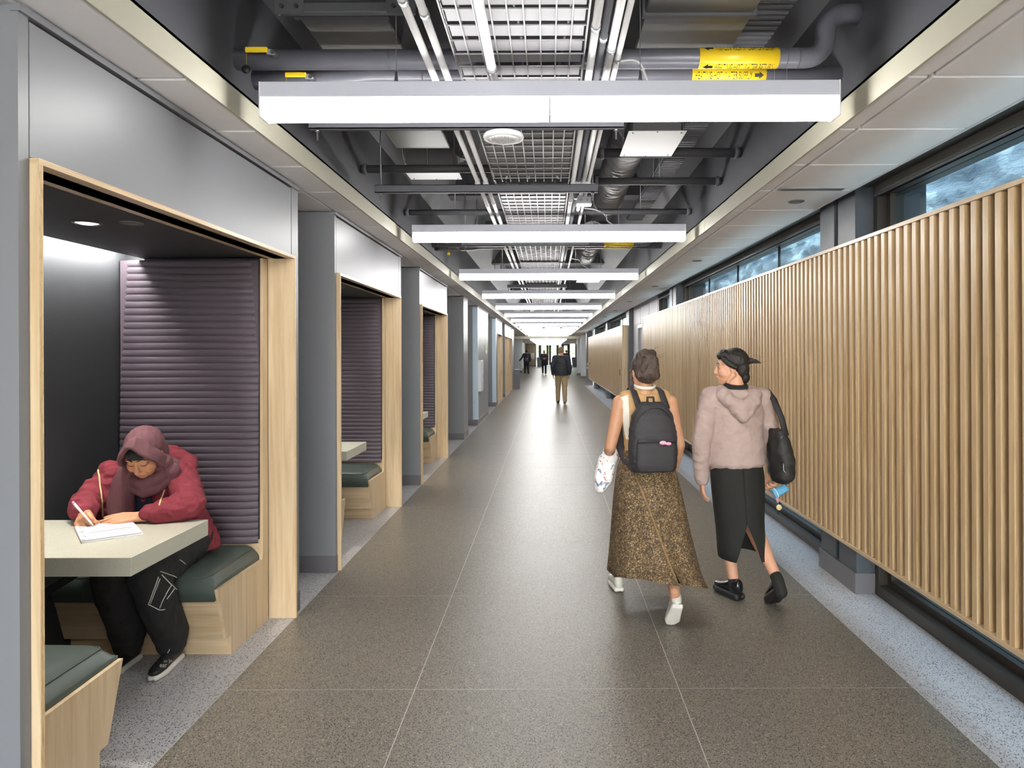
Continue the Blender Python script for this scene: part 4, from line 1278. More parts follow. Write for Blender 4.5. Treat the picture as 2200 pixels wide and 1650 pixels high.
def hand(b, W, d, n, s, k=1.0, curl=(0.3, 0.35, 0.4, 0.45), thumb=(0.55, 0.65, -0.25)):
    """W wrist, d towards fingertips, n out of the back of the hand, s towards the thumb side"""
    W, d, n, s = Vector(W), Vector(d).normalized(), Vector(n), Vector(s)
    n = (n - d * n.dot(d)).normalized(); s = s - d * s.dot(d); s = (s - n * s.dot(n)).normalized()
    b.cap(W - d * 0.01, W + d * 0.025 * k, 0.024 * k, 0.022 * k)
    L = [0.068, 0.076, 0.070, 0.054]
    for i in range(4):
        K = W + d * (0.086 - 0.004 * abs(i - 1)) * k + s * (0.0325 - 0.0215 * i) * k
        b.cap(W + d * 0.018 * k + s * (0.016 - 0.010 * i) * k, K, 0.0125 * k, 0.0108 * k)
        p, dr, a = K, d, 0.0
        for j, f in enumerate((0.46, 0.30, 0.24)):
            a += curl[i] * (0.8, 1.1, 0.7)[j]
            dr = (d * math.cos(a) - n * math.sin(a))
            q = p + dr * L[i] * f * k
            b.cap(p, q, (0.0096 - 0.0009 * j) * k, (0.0088 - 0.0009 * j) * k, 12)
            p = q
    p = W + d * 0.022 * k + s * 0.022 * k - n * 0.004
    t = (d * thumb[0] + s * thumb[1] + n * thumb[2]).normalized()
    for j, (l, r) in enumerate(((0.038, 0.0135), (0.032, 0.0105), (0.026, 0.0095))):
        q = p + t * l * k
        b.cap(p, q, r * k, r * 0.86 * k, 12)
        p = q; t = (t + d * 0.35 - n * 0.10).normalized()

def shoe(bu, bs, heel, toe, up=(0, 0, 1), w=0.042, h=0.075, sr=0.016):
    """bu: upper blob, bs: sole blob"""
    heel, toe, up = Vector(heel), Vector(toe), Vector(up).normalized()
    d = (toe - heel); L = d.length; d.normalize()
    up = (up - d * up.dot(d)).normalized(); sd = d.cross(up)
    key = ((0.10, 0.74, 1.25), (0.22, 0.80, 1.22), (0.36, 0.80, 1.0), (0.52, 0.86, 0.74), (0.70, 0.96, 0.56), (0.84, 0.88, 0.48), (0.90, 0.74, 0.42))
    for q in range(17):
        f = 0.10 + 0.80 * q / 16
        i = max(j for j in range(6) if key[j][0] <= f + 1e-6)
        u = (f - key[i][0]) / (key[i + 1][0] - key[i][0])
        rw, rh = [key[i][a] + (key[i + 1][a] - key[i][a]) * u for a in (1, 2)]
        c = heel + d * L * f + up * (sr * 1.6 + h * rh * 0.42)
        bu.ell(c, (w * rw, L * 0.10, h * rh * 0.55), 16, 10, Matrix((sd, d, up)).transposed())
    bs.chain([(heel + d * L * 0.10 + up * sr, sr), (heel + d * L * 0.9 + up * sr, sr)])
    for q in (-1, 1):
        bs.chain([(heel + d * L * 0.08 + sd * q * w * 0.45 + up * sr, sr), (heel + d * L * 0.4 + sd * q * w * 0.55 + up * sr, sr),
                  (heel + d * L * 0.72 + sd * q * w * 0.70 + up * sr, sr), (heel + d * L * 0.93 + sd * q * w * 0.30 + up * sr, sr)])

def patch_on(bvh, quad, d, lift, n=8, m=14):
    """grid between quad corners (a,b,c,d) projected along d onto a surface"""
    a, b_, c, e = [Vector(q) for q in quad]
    vs, ok = [], True
    for i in range(m + 1):
        for j in range(n + 1):
            p = a.lerp(b_, j / n).lerp(e.lerp(c, j / n), i / m)
            q = on_surface(bvh, p, d, lift)
            if q is None: q = None; ok = False
            vs.append(q)
    fs = []
    for i in range(m):
        for j in range(n):
            f = (i * (n + 1) + j, i * (n + 1) + j + 1, (i + 1) * (n + 1) + j + 1, (i + 1) * (n + 1) + j)
            if all(vs[k] is not None for k in f): fs.append(f)
    g = B(); g.add([q if q is not None else (0, 0, 0) for q in vs], fs, True)
    return g

def bvh_of(me):
    return BVHTree.FromPolygons([v.co for v in me.vertices], [tuple(p.vertices) for p in me.polygons])

def on_surface(bvh, o, d, lift=0.002):
    h = bvh.ray_cast(Vector(o), Vector(d).normalized())
    if h[0] is None: return None
    nn = h[1] if h[1].dot(Vector(d)) < 0 else -h[1]
    return h[0] + nn * lift

def px_on(bvh, pts, lift=0.002, dense=8, org=None):
    """pixels of the photo laid onto a surface"""
    out = []
    cam_o = Vector((0, 0, EYE)) if org is None else org
    for (a, b) in zip(pts, pts[1:]):
        for k in range(dense):
            f = k / dense
            x, y = a[0] + (b[0] - a[0]) * f, a[1] + (b[1] - a[1]) * f
            q = on_surface(bvh, cam_o, px(x, y, 1.0) - Vector((0, 0, EYE)), lift)
            if q: out.append(q)
    q = on_surface(bvh, cam_o, px(pts[-1][0], pts[-1][1], 1.0) - Vector((0, 0, EYE)), lift)
    if q: out.append(q)
    return out

def skinned(name, blob, m, parent, voxel, it=6, wr=None, off=None):
    """remeshed part in the parent's frame"""
    me = blob.skin(name, voxel, it, 0.5, wr)
    if off is not None: me.transform(Matrix.Translation(-Vector(off)))
    return mkobj(name, me, m, parent)

def hframe(f, u):
    f = Vector(f).normalized(); u = Vector(u); u = (u - f * u.dot(f)).normalized(); x = f.cross(u)
    return Matrix((x, f, u)).transposed()

def face_marks(parent, bvh, Hc, R, k, off, brows=True, eyes='down', mlash='black_ink'):
    P = lambda x, y, z: Hc + R @ (Vector((x, y, z)) * k)
    f = R @ Vector((0, 1, 0))
    def curve(pts, r, name, m):
        out = []
        for (x, z) in pts:
            q = on_surface(bvh, P(x, 0.30, z), -f, 0.0012)
            if q: out.append(q - off)
        if len(out) > 1: B().tube(out, r, 6).build(name, m, parent, local=True)
    for s in (-1, 1):
        curve([(s * x, z) for (x, z) in ((0.012, 0.0245), (0.022, 0.0275), (0.034, 0.0280), (0.046, 0.0235), (0.054, 0.017))], [0.0022 * k, 0.0028 * k, 0.0028 * k, 0.0022 * k, 0.001 * k], 'eyebrow', mlash)
        if eyes == 'down':
            curve([(s * x, z) for (x, z) in ((0.017, -0.004), (0.024, -0.0085), (0.032, -0.0105), (0.040, -0.008), (0.047, -0.002))], 0.0016 * k, 'eyelashes', mlash)
        else:
            curve([(s * x, z) for (x, z) in ((0.018, 0.000), (0.025, 0.006), (0.033, 0.0065), (0.041, 0.003), (0.047, -0.003))], 0.0016 * k, 'eyelashes', mlash)
            q = on_surface(bvh, P(s * 0.032, 0.30, 0.0), -f, -0.0055)
            if q: B().ell(q - off, (0.0066 * k,) * 3, 12, 8).build('iris', mlash, parent, local=True)
    curve([(-0.020, -0.068), (-0.010, -0.0665), (0, -0.0675), (0.010, -0.0665), (0.020, -0.068)], [0.0012 * k, 0.0026 * k, 0.003 * k, 0.0026 * k, 0.0012 * k], 'lips', 'lip')

# ------------------------------------------------------------------ the woman writing in the nearest booth
def seated_woman():
    base = Vector((-2.05, 3.72, 0.0))
    f = Vector((0.07, -0.82, -0.57)); u = Vector((0.03, -0.57, 0.82))
    R = hframe(f, u); k = 1.02
    Hc = Vector((-2.045, 3.485, 1.098))
    body = Body()
    P = head(body, Hc, R, k)
    body.chain([(P(0, -0.02, -0.06), 0.052), ((-2.075, 3.63, 1.0), 0.056), ((-2.09, 3.66, 0.94), 0.07)])
    body.loft([((-2.05, 3.84, 0.50), 0.15, 0.10), ((-2.06, 3.83, 0.60), 0.155, 0.11), ((-2.08, 3.79, 0.72), 0.13, 0.10), ((-2.10, 3.73, 0.84), 0.15, 0.10), ((-2.11, 3.68, 0.94), 0.16, 0.09), ((-2.11, 3.66, 0.99), 0.10, 0.06)])
    sR, sL = Vector((-2.325, 3.665, 0.945)), Vector((-1.945, 3.665, 0.945))
    eR, eL = Vector((-2.345, 3.495, 0.845)), Vector((-1.800, 3.455, 0.842))
    wR, wL = Vector((-2.262, 3.350, 0.828)), Vector((-1.995, 3.385, 0.802))
    for a, e, w_ in ((sR, eR, wR), (sL, eL, wL)):
        body.chain([((-2.11, 3.67, 0.945), 0.06), (a, 0.055), (e, 0.038), (w_, 0.026)])
    hand(body, wR, (0.52, -0.80, -0.16), (-0.62, -0.25, 0.75), (0.75, 0.45, 0.48), 1.02, (0.85, 1.05, 1.15, 1.2), (0.95, 0.12, -0.42))
    hand(body, wL, (-0.96, -0.27, -0.04), (0.05, -0.32, 0.95), (-0.2, 0.95, 0.2), 1.14, (0.08, 0.10, 0.12, 0.15), (0.8, 0.5, -0.25))
    kL, kR = Vector((-1.955, 3.375, 0.515)), Vector((-2.145, 3.38, 0.515))
    aL, aR = Vector((-1.952, 3.560, 0.115)), Vector((-2.165, 3.555, 0.115))
    for hx, kk, aa in ((-1.97, kL, aL), (-2.13, kR, aR)):
        body.chain([((hx, 3.83, 0.565), 0.085), (kk, 0.058), (kk.lerp(aa, 0.3), 0.052), (aa, 0.034), (aa + Vector((0, 0.01, -0.06)), 0.03), (aa + Vector((0, -0.12, -0.075)), 0.02)])
    me = body.skin('person', 0.0036, 3)
    bv = bvh_of(me)
    me.transform(Matrix.Translation(-base))
    root = mkobj('person', me, 'skin_warm', None, base)
    tag(root, 'woman in a maroon hooded jacket and headscarf, seated and writing in the nearest booth', 'person')
    face_marks(root, bv, Hc, R, k, base, eyes='down')
    # shoes
    bu, bs = Body(), Body()
    shoe(bu, bs, (-1.945, 3.635, 0.0), (-1.935, 3.355, 0.0)); 
    sh = skinned('shoe', bu, 'black_rubber', root, 0.005, 5, off=base); so = skinned('sole', bs, 'sole_white', sh, 0.005, 3, off=base)
    bu, bs = Body(), Body()
    shoe(bu, bs, (-2.16, 3.632, 0.0), (-2.175, 3.352, 0.0))
    sh2 = skinned('shoe', bu, 'black_rubber', root, 0.005, 5, off=base); skinned('sole', bs, 'sole_white', sh2, 0.005, 3, off=base)
    # pants
    b = Body()
    b.ell((-2.05, 3.83, 0.575), (0.165, 0.115, 0.105))
    for hx, kk, aa in ((-1.965, kL, aL), (-2.135, kR, aR)):
        b.chain([((hx, 3.82, 0.572), 0.104), (kk.lerp(Vector((hx, 3.82, 0.57)), 0.45), 0.098), (kk, 0.088), (kk.lerp(aa, 0.35), 0.088), (aa + Vector((0, 0.0, 0.04)), 0.080), (aa + Vector((0, 0.0, 0.0)), 0.070)])
    pm = b.skin('trousers', 0.006, 8, 0.5, [(0.006, 9, 9, 5, 1.0), (0.003, 22, 22, 10, 4.0)])
    pb = bvh_of(pm)
    pm.transform(Matrix.Translation(-base)); tr = mkobj('trousers', pm, 'black_cloth', root)
    st = [[(342, 1225), (375, 1236), (389, 1252)], [(345, 1232), (362, 1250), (377, 1264)], [(339, 1236), (317, 1295), (341, 1307), (352, 1306)], [(342, 1240), (321, 1294)],
          [(366, 1254), (357, 1268), (346, 1290), (341, 1303)], [(372, 1262), (356, 1284)], [(384, 1200), (396, 1209)], [(320, 1431), (332, 1432), (350, 1414), (362, 1392)]]
    for line in st:
        q = px_on(pb, line, 0.0025)
        if len(q) > 1: B().tube([x - base for x in q], 0.0022, 5).build('stitching', 'stitch_white', tr, local=True)
    # shoe lettering
    sb = None
    for (txt, x0, y0, w_, h_, sl) in (('in Je', 350, 1421, 17, 6.0, -0.1), ('ear', 341, 1431, 15, 6.5, 0.0)):
        v2, f2 = text_geo(txt, h_, w_)
        sm = BVHTree.FromPolygons([Vector(v.co) + base for v in sh.data.vertices], [tuple(p.vertices) for p in sh.data.polygons])
        pts = [on_surface(sm, (0, 0, EYE), px(x0 + u_, y0 - v_ + u_ * sl, 1.0) - Vector((0, 0, EYE)), 0.0015) for (u_, v_) in v2]
        pts = [q if q is not None else sm.find_nearest(px(x0 + u_, y0 - v_ + u_ * sl, 3.46))[0] + Vector((0.001, -0.001, 0.001)) for q, (u_, v_) in zip(pts, v2)]
        g = B(); g.add([q - base for q in pts], f2); g.build('lettering', 'stitch_white', sh, local=True)
    # shirt
    b = Body()
    b.loft([((-2.05, 3.77, 0.62), 0.145, 0.115), ((-2.06, 3.73, 0.74), 0.13, 0.12), ((-2.075, 3.68, 0.86), 0.14, 0.115), ((-2.09, 3.655, 0.95), 0.11, 0.085)])
    b.ell((-2.10, 3.595, 0.84), (0.085, 0.05, 0.15))
    sm_ = b.skin('shirt', 0.007, 6); shb = bvh_of(sm_); sm_.transform(Matrix.Translation(-base)); shirt = mkobj('shirt', sm_, 'navy_cloth', root)
    # jacket: two fronts, back, sleeves, hood roll, cuffs
    b = Body()
    b.loft([((-2.05, 3.85, 0.52), 0.204, 0.128), ((-2.06, 3.84, 0.62), 0.198, 0.130), ((-2.09, 3.80, 0.73), 0.185, 0.118), ((-2.12, 3.75, 0.85), 0.195, 0.112), ((-2.13, 3.70, 0.95), 0.20, 0.088), ((-2.125, 3.68, 1.0), 0.14, 0.06)])
    for s in (-1, 1):                                    # fronts hanging open
        x = -2.135 + s * 0.130
        b.chain([((x + s * 0.0, 3.60, 0.965), 0.046), ((x + s * 0.018, 3.575, 0.86), 0.050), ((x + s * 0.03, 3.60, 0.72), 0.050), ((x + s * 0.03, 3.66, 0.58), 0.046)])
        b.chain([((x + s * 0.05, 3.64, 0.97), 0.060), ((x + s * 0.05, 3.63, 0.80), 0.062), ((x + s * 0.05, 3.70, 0.60), 0.060)])
    b.chain([(sR + Vector((0.02, 0.02, 0.0)), 0.078), (sR.lerp(eR, 0.5), 0.070), (eR, 0.062), (wR.lerp(eR, 0.35), 0.058), (wR + Vector((-0.01, 0.012, 0.004)), 0.047)])
    b.chain([(sL + Vector((-0.02, 0.02, 0.0)), 0.078), (sL.lerp(eL, 0.5), 0.072), (eL + Vector((0.005, 0, 0)), 0.066), (wL.lerp(eL, 0.35), 0.056), (wL.lerp(eL, 0.17) + Vector((0, 0, 0.010)), 0.042)])
    b.chain([((-2.27, 3.72, 1.0), 0.035), ((-2.16, 3.76, 1.035), 0.05), ((-2.06, 3.77, 1.04), 0.052), ((-1.96, 3.74, 1.015), 0.042), ((-1.92, 3.69, 0.99), 0.034)])
    jm = b.skin('jacket', 0.0055, 5, 0.5, [(0.0085, 8, 14, 15, 2.0), (0.0040, 20, 26, 26, 9.0)])
    # keep the sleeves above the table top
    for v in jm.vertices:
        if v.co.y < 3.47 and v.co.z < 0.773: v.co.z = 0.773
    jb = bvh_of(jm); jm.transform(Matrix.Translation(-base)); jk = mkobj('jacket', jm, 'maroon_fleece', root)
    for line in ([(211, 1006), (215, 1050), (221, 1109)], [(363, 1018), (354, 1045), (341, 1083)]):
        q = px_on(jb, line, 0.003, 10)
        if len(q) > 1: B().tube([x - base for x in q], 0.0038, 6).build('zip', 'zip_yellow', jk, local=True)
    # drawcord loop at her right shoulder
    B().tube([Vector(q) - base for q in ((-2.30, 3.60, 0.93), (-2.36, 3.56, 0.89), (-2.40, 3.53, 0.85), (-2.385, 3.50, 0.835))], 0.004, 6).build('drawcord', 'maroon_fleece', jk, local=True)
    # headscarf: crown, brim round the face, wrap under the chin, long end over the chest
    b = Body()
    E = lambda c, r: b.ell(P(*c), tuple(q * k for q in r), 20, 14, R)
    E((0, -0.028, 0.030), (0.087, 0.100, 0.090)); E((0, -0.050, -0.03), (0.088, 0.080, 0.10))
    brim = [(-0.086, 0.020, -0.090), (-0.090, 0.044, -0.045), (-0.088, 0.064, -0.002), (-0.070, 0.082, 0.040), (-0.040, 0.090, 0.078), (-0.014, 0.084, 0.112), (0.008, 0.084, 0.114), (0.038, 0.090, 0.080), (0.070, 0.082, 0.038), (0.088, 0.064, -0.004), (0.090, 0.044, -0.045), (0.086, 0.020, -0.090)]
    for dy, dz, kx, r in ((0.0, 0.0, 1.0, 0.0085), (-0.014, 0.004, 0.99, 0.010), (-0.030, 0.004, 0.985, 0.013), (-0.048, 0.0, 0.97, 0.016)):
        b.chain([(P(q[0] * kx, q[1] + dy, q[2] + dz), r) for q in brim])
    b.chain([(P(-0.085, 0.0, -0.06), 0.036), ((-2.150, 3.52, 1.0), 0.040), ((-2.185, 3.53, 0.93), 0.046), ((-2.205, 3.53, 0.84), 0.048), ((-2.205, 3.53, 0.785), 0.046)])
    b.chain([((-2.130, 3.515, 0.97), 0.034), ((-2.155, 3.52, 0.88), 0.038), ((-2.155, 3.525, 0.785), 0.036)])
    b.chain([(P(0.085, 0.0, -0.06), 0.034), ((-1.945, 3.555, 1.0), 0.042), ((-1.96, 3.57, 0.94), 0.038)])
    for dz, r, yf in ((0.004, 0.030, 3.480), (-0.036, 0.030, 3.490)):
        b.chain([((-2.13, 3.55, 0.995 + dz), r), ((-2.09, yf + 0.015, 0.955 + dz), r), ((-2.045, yf, 0.94 + dz), r), ((-1.995, yf + 0.015, 0.955 + dz), r), ((-1.955, 3.55, 0.99 + dz), r)])
    b.ell((-2.05, 3.62, 1.0), (0.12, 0.09, 0.07))
    hj = b.skin('headscarf', 0.005, 4, 0.5, [(0.0040, 26, 20, 4, 3.0)])
    for v in hj.vertices:
        if v.co.z < 0.773 and v.co.y < 3.47: v.co.z = 0.773
    hj.transform(Matrix.Translation(-base)); hs = mkobj('headscarf', hj, 'hijab_cloth', root)
    # dark under-cap over the forehead
    b = Body()
    b.ell(P(0, 0.012, 0.050), (0.068 * k, 0.082 * k, 0.044 * k), 20, 14, R)
    skinned('under_cap', b, 'black_cloth', root, 0.005, 3, off=base)
    # emblem: small red crab
    g = B()
    def spot(cx, cy, rx, ry):
        pts = [on_surface(shb, (0, 0, EYE), px(cx + rx * math.cos(a), cy + ry * math.sin(a), 1) - Vector((0, 0, EYE)), 0.0015) for a in [2 * PI * i / 10 for i in range(10)]]
        if all(pts): g.add([q - base for q in pts], [tuple(range(10))])
    spot(306.5, 1072.5, 4.0, 2.2); spot(303.2, 1069.2, 1.4, 1.5); spot(309.8, 1069.2, 1.4, 1.5)
    if g.v: g.build('emblem', 'emblem_red', shirt, local=True)['kind'] = 'stuff'
    return root
seated_woman()

# notebook and pen
def notebook():
    c = Vector((-2.05, 3.215, 0.7702)); ang = math.atan2(-0.235, 0.19)
    t = thing('notebook', 'open ring binder of printed sheets lying on the nearest booth table', 'notebook', tuple(c))
    L, W_ = 0.155, 0.118
    B().box(-L, L, -W_, W_, 0.0, 0.005).build('cover', 'white_plastic', t, 0.001, local=True)
    B().box(-L + 0.004, L - 0.004, -W_ + 0.004, W_ - 0.006, 0.0052, 0.013).build('page_block', 'paper', t, 0.0015, local=True)
    for j in range(13):
        x = -0.115 + 0.0185 * j
        B().box(x, x + 0.006, -0.075, 0.085 - 0.03 * (j % 3 == 2), 0.0131, 0.0134).build('print_line', 'paper_ink', t, local=True)
    B().box(0.022, 0.0245, -0.085, 0.09, 0.0132, 0.0137).build('rule_line', 'bronze', t, local=True)
    B().tube([(-L, -W_ + 0.006, 0.010), (L, -W_ + 0.006, 0.010)], 0.009, 12).build('spine', 'white_plastic', t, local=True)
    for x in (-0.1, 0.0, 0.1):
        B().tube([Vector((x, -W_ + 0.010 + 0.012 * math.cos(a), 0.008 + 0.012 * math.sin(a))) for a in [PI * q / 8 for q in range(9)]], 0.0012, 5).build('ring', 'steel', t, local=True)
    t.rotation_euler = (0, 0, ang)
    return t
notebook()
t = thing('pen', 'cream pen with pink end held in the writing hand', 'pen', (-2.152, 3.262, 0.7860))
A, Z = Vector((0, 0, 0.0)), Vector((-0.104, 0.0, 0.122))
dd = (Z - A).normalized()
B().tube([A, A + dd * 0.012, A + dd * 0.02, A + dd * 0.14], [0.0012, 0.003, 0.0052, 0.0056], 10).build('barrel', 'cream_cloth', t, local=True)
B().tube([A + dd * 0.14, A + dd * 0.152], [0.0056, 0.005], 10).build('end_plug', 'pink', t, local=True)
B().tube([A + dd * 0.148 + Vector((-0.006, 0, -0.004)), A + dd * 0.12 + Vector((-0.008, 0, -0.006)), A + dd * 0.105 + Vector((-0.005, 0, -0.004))], 0.0012, 6).build('clip', 'steel', t, local=True)
# ------------------------------------------------------------------ walking people (local frame: facing +Y, ground z = 0, metres)
def person_body(b, k, legs, arms, hrot, male=False, head_k=1.0, lean=0.0, hx=0.0):
    """builds the continuous body; returns head matrix, head centre, head P()"""
    V = lambda q: Vector(q) * k
    tors = [((0, 0, .84), .150, .105), ((0, 0, .90), .150, .108), ((0, .005, 1.00), .120, .090), ((0, .008, 1.10), .128, .092), ((0, .005, 1.22), .150, .098), ((0, 0, 1.30), .150, .085), ((0, -.005, 1.345), .095, .060)]
    if male: tors = [(c, rx * 1.10, ry * 1.12) for c, rx, ry in tors]
    b.loft([((c[0] * k, (c[1] + lean * (c[2] - .84)) * k, c[2] * k), rx * k, ry * k) for c, rx, ry in tors])
    ly = lean * 0.5
    sw = 0.178 if male else 0.160
    Hc = V((hx, 0.022 + ly, 1.500))
    R = Matrix.Rotation(hrot[0], 3, 'Z') @ Matrix.Rotation(hrot[1], 3, 'X')
    b.chain([(V((0, -0.005 + ly, 1.33)), 0.062 * k), (V((0, 0.002 + ly, 1.40)), 0.050 * k), (V((0, 0.010 + ly, 1.46)), 0.050 * k)])
    P = head(b, Hc, R, k * head_k)
    for s, a in ((-1, arms[0]), (1, arms[1])):
        S = V((s * sw, ly, 1.300))
        b.chain([(V((s * 0.06, ly, 1.335)), 0.045 * k), (S, 0.052 * k), (S.lerp(V(a['e']), 0.4), 0.045 * k), (V(a['e']), 0.036 * k), (V(a['e']).lerp(V(a['w']), 0.3), 0.037 * k), (V(a['w']), 0.025 * k)])
        hand(b, V(a['w']), a['d'], a['n'], a['s'], 1.0 * k * (1.08 if male else 1.0), a.get('curl', (0.30, 0.34, 0.38, 0.42)))
    for s, l in ((-1, legs[0]), (1, legs[1])):
        H, K, A = V((s * 0.085, 0, .86)), V(l['k']), V(l['a'])
        heel, toe = V(l['h']), V(l['t']); fd = (toe - heel).normalized(); fu = Vector(l.get('up', (0, 0, 1))); fu = (fu - fd * fu.dot(fd)).normalized()
        b.chain([(H, 0.088 * k), (H.lerp(K, 0.5), 0.072 * k), (K, 0.054 * k), (K.lerp(A, 0.32) + Vector((0, -0.012, 0)), 0.053 * k), (K.lerp(A, 0.7), 0.038 * k), (A, 0.033 * k), (heel + fd * 0.065 + fu * 0.05, 0.026 * k), (heel + fd * 0.20 + fu * 0.042, 0.016 * k)])
    return R, Hc, P

def sleeve(b, k, a, s, r0, r1, r2, ly=0.0, end=0.95, sw=0.16):
    V = lambda q: Vector(q) * k
    S = V((s * sw, ly, 1.300)); E_, W_ = V(a['e']), V(a['w'])
    b.chain([(V((s * 0.05, ly, 1.31)), r0 * k * 0.8), (S, r0 * k), (S.lerp(E_, 0.5), (r0 + r1) / 2 * k), (E_, r1 * k), (E_.lerp(W_, 0.6), (r1 + r2) / 2 * k), (E_.lerp(W_, end), r2 * k)])

def place(root, loc, rz):
    root.location = loc; root.rotation_euler = (0, 0, rz)

def shell_skirt(rings, n=96, fold=None, slit=None, thick=0.004):
    """open tube from rings (centre, rx, ry); fold(t, i) radial factor; slit(i) half angle left open at the back"""
    g = B(); vs, fs = [], []
    m = len(rings)
    for layer in (0, 1):
        for i, (c, rx, ry) in enumerate(rings):
            ga = slit(i) if slit else 0.0
            for q in range(n + 1):
                t = -PI / 2 + ga + (2 * PI - 2 * ga) * q / n
                f = (fold(t, i) if fold else 1.0)
                vs.append((c[0] + (rx * f - layer * thick) * math.cos(t), c[1] + (ry * f - layer * thick) * math.sin(t), c[2]))
    N = m * (n + 1)
    for i in range(m - 1):
        for q in range(n):
            a = i * (n + 1) + q
            fs.append((a, a + 1, a + n + 2, a + n + 1)); fs.append((N + a, N + a + n + 1, N + a + n + 2, N + a + 1))
    for i in (0, m - 1):
        for q in range(n):
            a = i * (n + 1) + q; fs.append((a, a + 1, N + a + 1, N + a))
    for i in range(m - 1):
        for q in (0, n):
            a = i * (n + 1) + q; fs.append((a, a + n + 1, N + a + n + 1, N + a))
    g.add(vs, fs, True)
    return g

def strands(parent, P, specs, m, r=0.0016):
    for pts in specs:
        a, c, e = [Vector(q) for q in pts]
        cv = [(1 - u) ** 2 * a + 2 * u * (1 - u) * (c + (c - (a + e) / 2) * 0.9) + u * u * e for u in [i / 10 for i in range(11)]]
        B().tube([P(*q) for q in cv], [r * (0.6 - 0.45 * i / 10) for i in range(11)], 5).build('loose_strand', m, parent, local=True)

